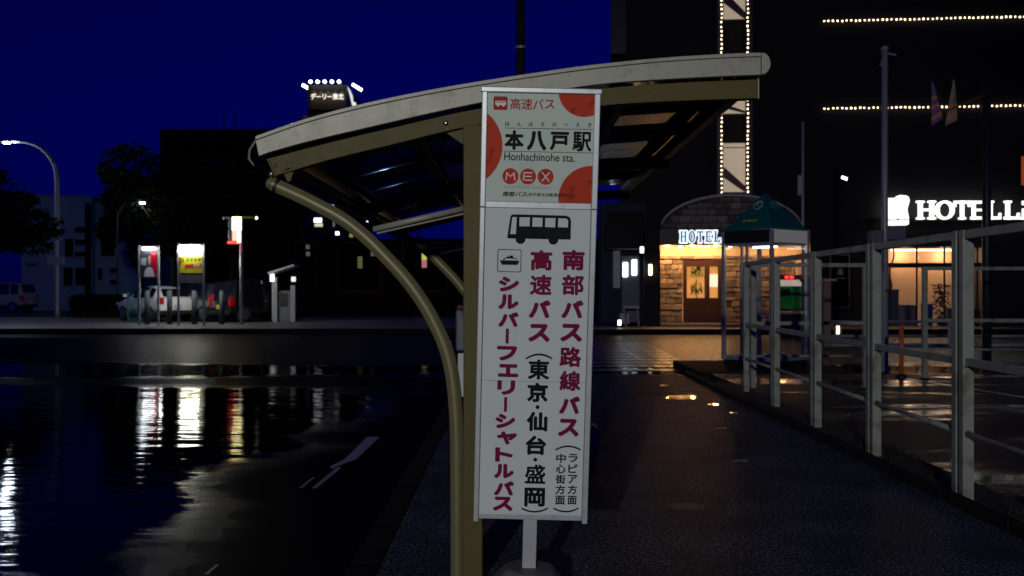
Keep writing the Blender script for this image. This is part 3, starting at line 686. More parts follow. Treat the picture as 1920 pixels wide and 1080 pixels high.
# timetable stand and weight block standing further along the pavement
t = thing('timetable_stand', 'dark timetable stand with white board half hidden behind the shelter post', 'timetable stand', (-.36, 9.6, 0))
MB().lathe([(.2, 0), (.19, .06), (.06, .11)], 16, (-.36, 9.6, 0)).build('foot', M['conc'], t)
MB().cyl((-.36, 9.6, .08), (-.36, 9.6, 1.1), .03).build('post', M['galv'], t, smooth=True)
MB().box(-.52, -.22, 9.55, 9.575, .28, .70).build('board', M['panelw'], t, bevel=.008)
MB().box(-.54, -.2, 9.53, 9.58, .72, 1.12).build('timetable_case', M['cab'], t, bevel=.02)
MB().lathe([(.16, -.02), (.17, 0), (.16, .02)], 20, (-.36, 9.56, 1.14)).build('cap', mat('cap_red_glare', (.30, .10, .07), .4), t)  # reddish glare put into the cap's colour
t = MB().box(.30, .695, 7.85, 8.2, 0, .225).build('weight_block', mat('cream_concrete', (.32, .30, .24), .6, bump=.3), bevel=.05, seg=4)
tag(t, 'cream concrete weight block peeking out right of the stop sign', 'block')

# ================================================================== FENCES
FP0, FP1 = Vector((2.815, 6.22, 0)), Vector((3.045, 12.98, 0))
fdir = (FP1-FP0).normalized()
def fence_panel(label, loc, ang, L=1.60, z0=-.01, group='pale steel fence panels beside the pavement'):
    t = thing('fence_panel', label, 'fence', (loc[0], loc[1], z0), (0, 0, ang), group)
    pw = .068
    for x in (0, L): MB().box(x-pw/2, x+pw/2, -pw/2, pw/2, 0, 1.685).build('post', M['fence'], t, local=True, bevel=.004)
    MB().box(pw/2+.0, L-pw/2, -.0265, .0265, 1.63, 1.683).build('top_rail', M['fence'], t, local=True, bevel=.004)
    MB().box(pw/2, L-pw/2, -.02, .02, .845, .895).build('middle_rail', M['fence'], t, local=True, bevel=.004)
    MB().cyl((pw/2, 0, .425), (L-pw/2, 0, .425), .017, 14).build('lower_pipe', M['fence'], t, local=True, smooth=True)
    for x in (pw/2+.004, L-pw/2-.004): MB().tube([(x-.006, 0, .425), (x+.006, 0, .425)], .024, 14).build('pipe_collar', M['rust'], t, local=True)
    for x, s_ in ((0, 1), (L, -1)): MB().box(x+s_*.031, x+s_*.055, -.028, .028, .836, .844).build('rail_bracket', M['rust'], t, local=True)
    return t
names = ['rusty pale steel fence panel nearest the camera, cut by the right edge', 'second steel fence panel from the right edge, before the lit lobby',
         'third steel fence panel from the right edge', 'fourth steel fence panel from the right edge', 'last steel fence panel of the row, in front of the phone booth']
ang = math.atan2(fdir.y, fdir.x); step = 1.695
for i in range(-1, 4):
    s0 = FP0 + fdir*(i*step+.055)
    fence_panel(names[i+1], s0, ang, step-.11)
fence_panel('steel fence panel crossing in front of the phone booth glass', (3.25, 13.42), .06, 1.55, group='fence panels across the forecourt end')
fence_panel('steel fence panel behind the bay lines, reaching the right edge', (6.26, 15.1), .02, 1.6, z0=-.02, group='fence panels across the forecourt end')
# low pipe barriers on the far side of the forecourt
for i, (x, lab) in enumerate(((7.3, 'low double pipe barrier in front of the lit lobby'), (11.2, 'low double pipe barrier at the right edge below the lobby sign'))):
    t = thing('pipe_barrier', lab, 'barrier', (x, 25, ROAD), (0, 0, 0), 'low pipe barriers')
    for xx in (0, 1.85, 3.7): MB().box(xx-.04, xx+.04, -.04, .04, 0, .66).build('post', M['galv'], t, local=True, bevel=.01)
    for z in (.64, .28, .05): MB().cyl((.045, 0, z), (3.655, 0, z), .035 if z > .1 else .05).build('pipe', M['galv'], t, local=True, smooth=True)
t = thing('orange_bollard', 'slim orange bollard standing by the forecourt bay line', 'bollard', (PX(1690, 15.2), 15.2, -.02))
xo = PX(1690, 15.2)
MB().cyl((xo, 15.2, .02), (xo, 15.2, .74), .034, 16).build('tube', M['orange'], t, smooth=True)
MB().lathe([(.034, .74), (.03, .765), (.012, .775)], 16, (xo, 15.2, 0)).build('cap', M['orange'], t, smooth=True)
MB().lathe([(.08, -.02), (.08, .0), (.05, .025)], 16, (xo, 15.2, 0)).build('foot', M['dark'], t)
# weeds in the bed below the fence
mb = MB(); rw = random.Random(3)
for c in range(46):
    s_ = rw.uniform(-1.0, 6.6); base = FP0+fdir*s_+Vector((rw.uniform(-.04, .28), 0, -.008))
    for b_ in range(rw.randint(5, 14)):
        a = rw.uniform(0, 6.28); l = rw.uniform(.02, .08); p = base+Vector((rw.uniform(-.06, .06), rw.uniform(-.06, .06), 0)); d = Vector((math.cos(a), math.sin(a), 0))
        sd = Vector((-d.y, d.x, 0))*.005
        mb.add([p-sd, p+sd, p+d*l*.5+Vector((0, 0, l))], [(0, 1, 2)])
tag(mb.build('weeds', M['weed']), 'small tufts of weeds growing along the fence foot', 'weeds', kind='stuff')

# ================================================================== PHONE BOOTH
BD = 16.72; bs = 1.009
# front corner is at px 1447; booth square turned so its left face is the wider one
fc = Vector((PX(1447, BD-.0), BD, 0)); lc = fc + Vector((-.639, .781, 0)); rc = fc + Vector((.781, .639, 0)); cen = (lc+rc)/2
booth = thing('phone_booth', 'glass telephone booth with green pyramid roof', 'phone booth', (cen.x, cen.y, 0), (0, 0, math.atan2(-.781, .639)))
h2 = bs/2
def bb(x0, x1, y0, y1, z0, z1, n, m, par=booth, bevel=0): return MB().box(x0, x1, y0, y1, z0, z1).build(n, M[m] if isinstance(m, str) else m, par, local=True, bevel=bevel)
bb(-h2, h2, -h2, h2, 0, .10, 'base', 'kerb', bevel=.01)
for sx in (-1, 1):
    for sy in (-1, 1): bb(sx*h2-.03, sx*h2+.03, sy*h2-.03, sy*h2+.03, .10, 2.33, 'corner_post', 'booth', bevel=.006)
ZE = 2.34
for a, nm in ((0, 'S'), (1, 'E'), (2, 'N'), (3, 'W')):
    rot = Matrix.Rotation(a*math.pi/2, 4, 'Z')
    def rb(x0, x1, y0, y1, z0, z1, n, m, bevel=0):
        o = MB().box(x0, x1, y0, y1, z0, z1).build(n, M[m], booth, local=True, bevel=bevel); o.matrix_basis = rot @ o.matrix_basis; return o
    rb(-h2+.03, h2-.03, -h2-.012, -h2+.012, .10, .17, 'bottom_rail', 'booth')
    rb(-h2+.03, h2-.03, -h2-.012, -h2+.012, 2.08, 2.12, 'top_rail', 'booth')
    rb(-h2+.03, h2-.03, -h2-.004, -h2+.004, .17, 2.08, 'glass_pane', 'bglass')
    if a in (0, 3):
        rb(-.02, .02, -h2-.016, -h2+.016, .17, 2.08, 'door_stile', 'booth')
    if a == 0 or a == 3 or a == 2: rb(-h2+.03, h2-.03, -h2-.03, -h2+.03, 2.12, 2.335, 'header', 'dark')
    else: rb(-h2+.03, h2-.03, -h2-.03, -h2+.03, 2.12, 2.335, 'header', 'E_head')
e = h2-.015; ZA = PZ(361, cen.y)
roof = MB().add([(-e, -e, ZE+.0), (e, -e, ZE), (e, e, ZE), (-e, e, ZE), (-e, -e, ZE+.05), (e, -e, ZE+.05), (e, e, ZE+.05), (-e, e, ZE+.05), (0, 0, ZA)],
         [(3, 2, 1, 0), (0, 1, 5, 4), (1, 2, 6, 5), (2, 3, 7, 6), (3, 0, 4, 7), (4, 5, 8), (5, 6, 8), (6, 7, 8), (7, 4, 8)]).build('roof', M['green'], booth, local=True, bevel=.006)
# emblem and lettering on the two front slopes
def slope(a, u, v):      # u across, v up the slope (0..1)
    x = u; y = -e*(1-v); z = ZE+.05+(ZA-ZE-.05)*v
    n = Vector((0, -(ZA-ZE-.05), e)).normalized()
    n = Vector((0, -(ZA-ZE-.05), -e)).normalized() if False else Vector((0, -(ZA-ZE-.05)/math.hypot(ZA-ZE, e), e/math.hypot(ZA-ZE, e)))
    return Matrix.Rotation(a*math.pi/2, 3, 'Z') @ (Vector((x, y, z))+n*.008)
for a in (0, 1):
    mb = MB(); ring = []
    for i in range(25):
        t = i/24*2*math.pi*1.15+.8; rx = .088*(1-.12*i/24); ring.append(slope(a, .0+rx*math.cos(t), .62+.125*math.sin(t)*(1-.25*i/24)))
    mb.tube(ring, .009, 6)
    ring = [slope(a, -.01+.035*math.cos(t*.5), .67+.05*math.sin(t*.5)) for t in range(12)]; mb.tube(ring, .007, 6)
    mb.build('emblem', mat('emblem_lit_shaded', (.36, .45, .45) if a == 0 else (.03, .20, .19), .6), roof, local=True).matrix_parent_inverse = roof.matrix_basis.inverted()  # right slope's copy is dimmer, its shade put into the colour
    mb = MB(); g2 = MB(); glyph(g2, 'NTT', .02, 0, 0, 0, w_=.15, h_=.05)
    mb.add([slope(a, p[0], .40+p[2]*1.3) for p in g2.v], g2.f)
    mb.build('lettering', mat('letter_lit_shaded', (.36, .45, .45) if a == 0 else (.03, .20, .19), .6), roof, local=True).matrix_parent_inverse = roof.matrix_basis.inverted()  # right-hand lettering likewise carries its shade in the colour
    if a == 0:
        mb = MB()
        for i in range(5): mb.tube([slope(a, -.17+i*.06, .17+.02*(i % 2)), slope(a, -.12+i*.06, .2-.02*(i % 2))], .014, 6)
        mb.build('lettering', mat('letter_yellow', (.45, .38, .02), .5), roof, local=True).matrix_parent_inverse = roof.matrix_basis.inverted()
bb(-.22, .22, -.06, .06, 2.05, 2.075, 'ceiling_lamp', 'E_booth')
bb(-h2+.032, -.02, .12, h2-.03, .86, .90, 'shelf', 'booth')
bb(.06, h2-.05, h2-.32, h2-.06, .98, 1.38, 'telephone', 'gphone', bevel=.02)
bb(.0, h2-.04, h2-.40, h2-.04, .90, .94, 'shelf', 'booth')
bb(.12, h2-.12, h2-.35, h2-.325, 1.22, 1.33, 'display', 'dark')

# ================================================================== HOTEL
HY, HXo, HB = 36.6, 4.2, .05
HR = -.085
hotel = thing('hotel', 'tall dark hotel with light strings and stone arched entrance', 'hotel', (HXo, HY, HB), (0, 0, HR))
def hx(px, ly=0):
    a = (px-960)/F; return (a*(HY+ly)-HXo)/(1+.085*a)
def hz(py, lx, ly=0): return PZ(py, HY-.085*lx+ly)-HB
def hb(x0, x1, y0, y1, z0, z1, n, m, par=None, bevel=0):
    o = MB().box(x0, x1, y0, y1, z0, z1).build(n, M[m] if isinstance(m, str) else m, par or hotel, local=True, bevel=bevel)
    if par: o.matrix_parent_inverse = par.matrix_basis.inverted()
    return o
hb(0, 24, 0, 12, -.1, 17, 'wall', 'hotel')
hb(hx(1146), -.003, .2, 1.6, hz(98, 0), 15, 'hanging_sign_box', 'dark')
# vertical stair strip between the two light strings
sx0, sx1 = hx(1358, -.1), hx(1399, -.1); mx_ = (sx0+sx1)/2
hb(sx0-.25, sx0-.02, -.16, -.002, 3.0, 16, 'mullion', 'dark'); hb(sx1+.02, sx1+.25, -.16, -.002, 3.0, 16, 'mullion', 'dark')
for ya, yb in ((360, 268), (213, 176), (36, -70)):
    z0, z1 = hz(ya, mx_, -.1), hz(yb, mx_, -.1)
    p_ = hb(sx0, sx1, -.06, -.02, z0, z1, 'stair_window', 'E_panel')
    hb(sx0-.018, sx1+.018, -.11, -.061, z0-.06, z0-.001, 'sill', 'dark', p_)
    hb(sx0, sx1, -.075, -.061, z1-.18, z1-.15, 'transom', 'bronze', p_)
    o = MB().prism([(sx0, z0+(z1-z0)*.52), (sx0, z0+(z1-z0)*.30), (sx1-.05, z0+.02), (sx1, z0+.02), (sx1, z0+(z1-z0)*.12)], -.10, -.0615).build('stair_stringer', M['brown'], hotel, local=True, fix=True)
    child_local(o, p_)
# entrance porch --------------------------------------------------
FYl = -1.85; BYl = -.62
pl, pr_ = hx(1247, FYl), hx(1514, FYl)
zc = hz(459, pl, FYl)      # underside of canopy
zcan = hz(430, pl, FYl)
def hpart(mbx, n, m, par=None, **kw):
    o = mbx.build(n, M[m] if isinstance(m, str) else m, hotel, local=True, **kw)
    if par: child_local(o, par)
    return o
gab = hb(pl+.02, pr_-.02, FYl+.12, -.003, zc+.001, zcan, 'porch_gable', 'mortar')
cxg = (pl+pr_)/2; hw = (pr_-pl)/2; rise = hz(366, cxg, FYl)-zcan
def archz(x): return zcan+rise*math.sqrt(max(0, 1-((x-cxg)/hw)**2))**1.05
xsA = [pl+.03+i*(pr_-pl-.06)/48 for i in range(49)]
hpart(MB().strip([(x, max(archz(x)-.03, zcan+.012)) for x in xsA], [(x, zcan+.0015) for x in xsA], FYl+.10, -.004), 'arch_backing', 'mortar', gab)
hpart(MB().strip([(x, archz(x)+.05) for x in xsA], [(x, archz(x)-.035) for x in xsA], FYl-.02, -.005), 'arch_trim', 'trim', gab)
# dry stone blocks of the gable and of the back wall
sm_b = None
def unit_stone():
    import bmesh
    bm = bmesh.new(); bmesh.ops.create_cube(bm, size=1); bmesh.ops.bevel(bm, geom=bm.edges[:], offset=.09, segments=1, affect='EDGES')
    me = bpy.data.meshes.new('stone'); bm.to_mesh(me); bm.free(); me.materials.append(M['stone']); return me
UST = unit_stone()
def stone(x0, x1, y, z0, z1, par, rs):
    o = bpy.data.objects.new('stone', UST); col.objects.link(o); o.parent = par; o.matrix_parent_inverse = par.matrix_basis.inverted()
    g = .016; o.location = ((x0+x1)/2, y-.02+rs.uniform(-.05, .03), (z0+z1)/2); o.scale = (x1-x0-g, .16, z1-z0-g)
    o.rotation_euler = (rs.uniform(-.06, .06), rs.uniform(-.045, .045), rs.uniform(-.06, .06))
rs = random.Random(11)
z = zcan+.01
while z < zcan+rise:
    hgt = rs.uniform(.16, .26); x = pl+.06+rs.uniform(-.1, .1)
    while x < pr_-.1:
        wd = rs.uniform(.22, .52); xa, xb2 = max(x, pl+.05), min(x+wd, pr_-.05)
        lim = min(archz(xa), archz(xb2))-.04
        if z+.08 < lim and xb2-xa > .1: stone(xa, xb2, FYl+.08, z, min(z+hgt, lim), gab, rs)
        x += wd
    z += hgt
# canopy band with the halo-lit letters
can = hb(pl-.02, pr_+.02, FYl-.10, FYl+.10, zc, zcan-.002, 'canopy_band', 'dark')
lx0, lx1 = hx(1282, FYl), hx(1361, FYl); zl0, zl1 = hz(455, lx0, FYl), hz(433.5, lx0, FYl)
def slab_letter(mb, ch, x0, x1, z0, z1, y0, y1, b=0.0, st=.24, sf=.14):
    """serif capitals from bars; b grows the strokes"""
    w_, h_ = x1-x0, z1-z0; S = st*w_; s_ = sf*h_
    def bx(a, c, d, f): mb.box(a-b, c+b, y0, y1, d-b, f+b)
    if ch == 'H':
        for xx in (x0+.10*w_, x1-.10*w_-S):
            bx(xx, xx+S, z0, z1); bx(xx-.10*w_, xx+S+.10*w_, z0, z0+s_*.7); bx(xx-.10*w_, xx+S+.10*w_, z1-s_*.7, z1)
        bx(x0+.1*w_+S, x1-.1*w_-S, z0+.45*h_, z0+.45*h_+s_*.9)
    elif ch == 'O':
        n_ = 28; o_ = [(x0+w_/2+(w_/2+b)*math.cos(2*math.pi*i/n_), z0+h_/2+(h_/2+b+.01)*math.sin(2*math.pi*i/n_)) for i in range(n_)]
        i_ = [(x0+w_/2+(w_/2-S-b)*math.cos(2*math.pi*i/n_), z0+h_/2+(h_/2-s_*.8-b)*math.sin(2*math.pi*i/n_)) for i in range(n_)]
        vs_ = [(p[0], y0, p[1]) for p in o_]+[(p[0], y0, p[1]) for p in i_]+[(p[0], y1, p[1]) for p in o_]+[(p[0], y1, p[1]) for p in i_]
        fs = []
        for i in range(n_):
            j = (i+1) % n_; fs += [(i, j, j+n_, i+n_), (i+2*n_, i+3*n_, j+3*n_, j+2*n_), (i, i+2*n_, j+2*n_, j), (i+n_, j+n_, j+3*n_, i+3*n_)]
        mb.add(vs_, fs)
    elif ch == 'T':
        c = (x0+x1)/2; bx(c-S/2, c+S/2, z0, z1); bx(x0, x1, z1-s_, z1); bx(c-S, c+S, z0, z0+s_*.7)
        for xx in (x0, x1-.13*w_): bx(xx, xx+.13*w_, z1-.32*h_, z1-s_)
    elif ch == 'E':
        bx(x0+.1*w_, x0+.1*w_+S, z0, z1); bx(x0, x1, z0, z0+s_); bx(x0, x1, z1-s_, z1); bx(x0+.1*w_+S, x0+.78*w_, z0+.45*h_, z0+.45*h_+s_*.8)
        bx(x1-.12*w_, x1, z0+s_, z0+.3*h_); bx(x1-.12*w_, x1, z1-.28*h_, z1-s_)
    elif ch == 'L':
        bx(x0+.12*w_, x0+.12*w_+S*1.1, z0, z1); bx(x0, x1, z0, z0+s_); bx(x0, x0+.24*w_+S*1.1, z1-s_*.7, z1); bx(x1-.14*w_, x1, z0+s_, z0+.34*h_)
    elif ch == 'i':
        c = (x0+x1)/2; bx(c-S*.9, c+S*.9, z0, z0+.58*h_); bx(x0, x1, z0, z0+s_*.7); bx(c-S*.9, c+S*.9, z0+.78*h_, z1)
n5 = 5; lw = (lx1-lx0)/n5
halo = MB(); face = MB()
for i, ch in enumerate('HOTEL'):
    a = lx0+i*lw; slab_letter(halo, ch, a+.02, a+lw*.90, zl0, zl1, FYl-.115, FYl-.105, b=.035); slab_letter(face, ch, a+.03, a+lw*.88, zl0+.01, zl1-.01, FYl-.165, FYl-.145)
hpart(halo, 'letter_glow', 'E_cool', can); hpart(face, 'lettering', mat('letter_blue', (.05, .07, .13), .4), can)
# porch: pillars, side, ceiling, back wall, door
hb(pl-.55, pl-.002, FYl+.0, -.004, 0, zcan, 'pillar', 'hotel')
hb(pr_+.002, pr_+.45, FYl+.9, -.004, 0, zcan, 'pillar', 'beige')
hb(pl, pr_, FYl-.4, -.004, -.05, .10, 'step', 'pave', bevel=.01)
ceil_ = hb(pl+.0, pr_, FYl+.11, -.006, zc-.02, zc, 'porch_ceiling', 'beige')
dx0, dx1 = hx(1284, BYl), hx(1361, BYl); dzt = hz(487, dx0, BYl)
zst = hz(480, dx0, BYl)
hb(pl, pr_, BYl, BYl+.1, zst, zc-.021, 'lintel', 'beige')
bw = hb(pl, dx0-.02, BYl, BYl+.1, .1, zst-.001, 'back_wall', 'mortar'); bw2 = hb(dx1+.02, pr_, BYl, BYl+.1, .1, zst-.001, 'back_wall', 'mortar')
bw3 = hb(dx0-.019, dx1+.019, BYl, BYl+.1, dzt+.02, zst-.001, 'back_wall', 'mortar')
for par, xa0, xb0, za0, zb0 in ((bw, pl+.01, dx0-.03, .11, dzt), (bw2, dx1+.03, pr_-.01, .11, dzt), (bw3, pl+.01, pr_-.01, dzt+.02, zst)):
    z = za0
    while z < zb0-.04:
        hgt = min(rs.uniform(.12, .24), zb0-z)
        if zb0-z-hgt < .09: hgt = zb0-z
        x = xa0
        while x < xb0-.02:
            wd = min(rs.uniform(.2, .48), xb0-x)
            if xb0-x-wd < .12: wd = xb0-x
            stone(x, x+wd, BYl+.02, z, z+hgt, par, rs); x += wd
        z += hgt
door = hb(dx0, dx1, BYl+.02, BYl+.07, .1, .16, 'entrance_door', 'door')
def dpart(x0, x1, z0, z1, n, m, y0=BYl+.0, y1=BYl+.07): return hb(x0, x1, y0, y1, z0, z1, n, m, door)
dw = dx1-dx0
pa0, pa1 = hx(1291, BYl), hx(1324.5, BYl); pb0, pb1 = hx(1334, BYl), hx(1349.5, BYl); zp0, zp1 = hz(558.5, dx0, BYl), hz(500, dx0, BYl)
pc0, pc1 = hx(1360, BYl), hx(1386, BYl)
dpart(dx0, dx1, zp1+.001, dzt, 'door_head', 'door'); dpart(dx0, dx1, .161, zp0-.001, 'door_panel', 'door')
for a, b in ((dx0, pa0), (pa1, pb0), (pb1, dx1)): dpart(a, b, zp0, zp1, 'door_stile', 'door')
for a, b in ((pa0, pa1), (pb0, pb1)): dpart(a, b, zp0, zp1, 'door_glass', 'wglass', BYl+.03, BYl+.036)
hb(dx0, dx1, -.05, -.01, .1, dzt, 'lobby_wall', 'E_room')  # wall glows by itself, standing in for the room's light
for a, b in ((pa0+.05, pa1-.08), (pb0+.03, pb1-.03)): dpart(a, b, .3, zp0-.12, 'raised_panel', 'door', BYl-.012, BYl)
hpart(MB().cyl((pb0-.12, BYl-.05, 1.0), (pb0-.12, BYl-.05, 1.5), .018), 'door_handle', 'steel', door)
hb(pb0+.02, pb1+.12, -.30, -.28, hz(538, dx0, -.3), hz(514, dx0, -.3), 'notice', glow('lit_notice', (1, .85, .6), 1.3))
# foliage plant inside the door glass
pt = thing('potted_plant', 'leafy green plant behind the lit glass of the hotel door', 'plant', (0, 0, 0)); pt.parent = None
xp = hx(1308, -.35); zb_ = hz(552, dx0, -.35)
base = wm(hotel) @ Vector((xp, -.36, .1)); pt.location = base
MB().lathe([(.10, 0), (.15, .3)], 14).build('pot', M['brown'], pt, local=True)
MB().tube([(0, 0, .25), (.02, 0, .7), (-.02, 0, 1.2), (0, 0, 1.55)], .02, 8).build('stem', M['bark'], pt, local=True)
mb = MB(); rp_ = random.Random(5)
for i in range(70):
    a = rp_.uniform(0, 6.28); z = rp_.choice((rp_.uniform(1.0, 1.35), rp_.uniform(1.55, 1.95))); l = rp_.uniform(.18, .36)
    d = Vector((math.cos(a), math.sin(a)*.35, 0)); s_ = Vector((-math.sin(a), math.cos(a)*.35, 0))*.035; p0 = Vector((d.x*.03, d.y*.03, z)); p1 = p0+d*l*.6+Vector((0, 0, .10)); p2 = p0+d*l+Vector((0, 0, -.10))
    mb.add([p0, p1-s_, p2, p1+s_], [(0, 1, 2, 3)])
mb.build('leaves', M['leaf'], pt, local=True)
# downlights in the porch
for i, px in enumerate((1256, 1283, 1303, 1318, 1333, 1346, 1375, 1420, 1470)):
    x = hx(px, -1.2)
    y = (-1.35, -1.0, -1.55)[i % 3]
    o = MB().lathe([(.07, -.035), (.075, -.004)], 16, (x, y, zc-.021)).build('downlight', M['E_warm'], hotel, local=True); child_local(o, ceil_)
    if i in (0, 2, 5, 8):
        ld = bpy.data.lights.new('porch_light', 'POINT'); ld.energy = 64; ld.color = (1, .46, .15); ld.shadow_soft_size = .07
        lo = bpy.data.objects.new('porch_light', ld); col.objects.link(lo); lo.parent = hotel; lo.location = (x, y, zc-.14)
# wall lamp on the pillar
xw = hx(1228, FYl)
wl = hb(xw-.05, xw+.05, FYl-.03, FYl-.001, hz(519, xw, FYl), hz(492, xw, FYl), 'wall_lamp', 'dark')
hpart(MB().tube([(xw, FYl-.07, hz(516, xw, FYl)), (xw, FYl-.07, hz(496, xw, FYl))], .055, 14), 'lamp_glass', glow('wall_lamp_glow', (1, .78, .5), 7), wl, smooth=True)
# light strings ---------------------------------------------------
bme, _ = MB().lathe([(.008, -.03), (.025, -.016), (.029, 0), (.025, .016), (.008, .03)], 8).mesh('bulb', M['E_bulb'], True)
LS = ('left vertical string of warm bulbs on the hotel front', 'right vertical string of warm bulbs beside the stair windows', 'upper horizontal string of warm bulbs on the hotel wall', 'lower horizontal string of warm bulbs behind the flags')
rj = random.Random(77)
def lstring(label, pts_local):
    a = wm(hotel) @ Vector(pts_local[0])
    t = thing('light_string', label, 'light string', a, (0, 0, HR), 'strings of warm bulbs on the hotel')
    inv = wm(t).inverted() @ wm(hotel)
    MB().tube([inv @ Vector(p)+Vector((0, .03, 0)) for p in (pts_local[0], pts_local[-1])], .012, 6).build('cable', M['dark'], t, local=True)
    for p in pts_local:
        o = bpy.data.objects.new('bulb', bme); col.objects.link(o); o.parent = t; o.location = inv @ Vector((p[0]+rj.uniform(-.012, .012), p[1], p[2]+rj.uniform(-.012, .012))); o.scale = (rj.uniform(.82, 1.12),)*3
zs_ = [hz(358-8.25*i, 8, -.2) for i in range(50)]
lstring(LS[0], [(hx(1354.5, -.2), -.2, z) for z in zs_]); lstring(LS[1], [(hx(1404, -.2), -.2, z) for z in zs_])
for n_, (py) in ((2, 39.5), (3, 203.5)):
    x0 = hx(1547, -.06); z = hz(py, x0, -.06); lstring(LS[n_], [(x0+i*.158, -.06, z) for i in range(54)])
# right-hand lobby, sign and logo ---------------------------------
GY = -1.3
gx0, gx1 = hx(1662, GY), hx(1850, GY); gzt = hz(464, gx0, GY)
lob = hb(gx0-.3, gx1+.6, GY-.2, -.003, gzt+.001, gzt+.35, 'lobby_canopy', 'dark')
hb(gx0-.06, gx0, GY, -.003, 0, gzt, 'lobby_frame', 'dark'); hb(gx1, gx1+.06, GY, -.003, 0, gzt, 'lobby_frame', 'dark')
hb(gx0, gx1, -.06, -.01, .02, gzt-.031, 'lobby_wall', 'E_lobby')  # part of the lobby light is put into the wall as glow
hb(gx0, gx1, GY+.02, -.061, -.02, .02, 'lobby_floor', 'pave')
hb(gx0+.01, gx1-.01, GY+.01, GY+.05, hz(502, gx0, GY), hz(493, gx0, GY), 'transom', 'dark')
for px in (1676, 1727, 1779, 1841): x = hx(px, GY); hb(x-.035, x+.035, GY-.01, GY+.055 if False else GY+.009, .02, gzt if px != 1676 else hz(503, gx0, GY), 'mullion', 'dark')
for a, b in ((1665, 1726), (1728, 1778), (1780, 1840)): hb(hx(a, GY)+.04, hx(b, GY)-.04, GY+.018, GY+.024, .05, gzt-.02, 'window_pane', 'wglass')
hb(gx0+.5, gx1-.5, -.8, -.5, gzt-.1, gzt-.04, 'ceiling_light', glow('lobby_lamp', (1, .80, .55), 3.0))
for fx_ in (.3, .72):
    ld = bpy.data.lights.new('lobby_light', 'POINT'); ld.energy = 26; ld.color = (1, .72, .46); ld.shadow_soft_size = .2
    lo = bpy.data.objects.new('lobby_light', ld); col.objects.link(lo); lo.parent = hotel; lo.location = (gx0+(gx1-gx0)*fx_, -.45, gzt-.25)
hb(gx0, gx1, GY+.06, -.061, gzt-.03, gzt, 'lobby_ceiling', 'beige')
def inside(name, label, cat, px0, px1, py0, m, ly=-.75, d=.35):
    a, b = hx(px0, ly), hx(px1, ly); zt = hz(py0, a, ly); o_ = thing(name, label, cat, wm(hotel) @ Vector(((a+b)/2, ly, .02)), (0, 0, HR))
    w_ = (b-a)/2; MB().box(-w_, w_, 0, d, 0, zt-.06).build('body', m, o_, local=True, bevel=.02); MB().box(-w_-.015, w_+.015, -.02, d+.02, zt-.058, zt-.01).build('top', m, o_, local=True, bevel=.01)
inside('cabinet', 'tall grey cabinet inside the lobby at its left glass', 'cabinet', 1667, 1691, 543, M['cab'])
inside('cabinet', 'low pale cabinet inside the lobby next to the tall one', 'cabinet', 1695, 1724, 572, M['galv'])
inside('storage_box', 'blue storage box inside the lobby behind the centre glass', 'box', 1738, 1755, 570, M['bluep'])
inside('reception_counter', 'grey counter inside the lobby at its right glass', 'counter', 1783, 1838, 578, M['cab'])
bl = thing('dry_shrub', 'hazy dark shrub in the lobby between blue box and counter', 'plant', wm(hotel) @ Vector((hx(1770, -.5), -.45, .02)), (0, 0, HR))
MB().lathe([(.12, 0), (.16, .3)], 12).build('pot', M['brown'], bl, local=True)
mb = MB(); rr_ = random.Random(8)
for i in range(260):
    a = rr_.uniform(0, 6.28); r_ = rr_.uniform(0, .34); z = rr_.uniform(.3, 1.45); p = Vector((r_*math.cos(a), r_*.35*math.sin(a), z)); d = Vector((rr_.uniform(-1, 1), rr_.uniform(-.4, .4), rr_.uniform(-.4, 1))).normalized()*.09
    s_ = d.cross(Vector((0, 1, 0))).normalized()*.03; mb.add([p, p+d*.5-s_, p+d, p+d*.5+s_], [(0, 1, 2, 3)])
mb.build('leaves', M['brown'], bl, local=True)
# big illuminated letters
LY = -.36
def hletters(s_, spans, py0, py1):
    t = thing('hotel_sign', 'glowing white HOTEL Li letters on the dark wall', 'sign', wm(hotel) @ Vector((hx(1800, LY), LY, hz(412, hx(1720, LY), LY))), (0, 0, HR))
    inv = wm(t).inverted() @ wm(hotel)
    for ch, (a, b) in zip(s_, spans):
        mb = MB(); xa, xb_ = hx(a, LY), hx(b, LY)
        slab_letter(mb, ch, xa, xb_, hz(py1, xa, LY), hz(py0, xa, LY), LY, LY+.10, b=0, st=.215 if ch not in 'Li' else .22)
        mb.v = [tuple(inv @ Vector(p)) for p in mb.v]; mb.build('letter', M['E_white'], t, local=True)
    MB().box(-3.2, 3.6, .11, .30, -.02, .06).build('support_rail', M['dark'], t, local=True)
hletters('HOTELLi', [(1722.5, 1759.5), (1758, 1794.5), (1793.5, 1824.5), (1825, 1853), (1856.5, 1882), (1888, 1917), (1919, 1931)], 376.5, 411)
lg = thing('hotel_emblem', 'glowing white emblem left of the hotel letters', 'sign', wm(hotel) @ Vector((hx(1687, LY), LY, hz(424, hx(1687, LY), LY))), (0, 0, HR))
def lgp(x, y): px = 1640+x/6.857; py = 350+y/6.857; lx = hx(px, LY); return (lx-hx(1687, LY), hz(py, lx, LY)-hz(424, hx(1687, LY), LY))
mb = MB(); mb.prism([lgp(*p) for p in ((168, 418), (168, 240), (190, 212), (178, 205), (178, 146), (205, 142), (215, 150), (245, 143), (262, 148), (292, 142), (310, 122), (345, 110), (385, 108), (400, 116), (430, 112), (462, 132), (473, 165),
     (470, 205), (455, 250), (444, 300), (455, 350), (468, 418), (430, 418), (418, 388), (405, 418), (350, 418), (330, 384), (310, 418))], 0, .08)
mb.build('emblem', M['E_white'], lg, local=True, fix=True)
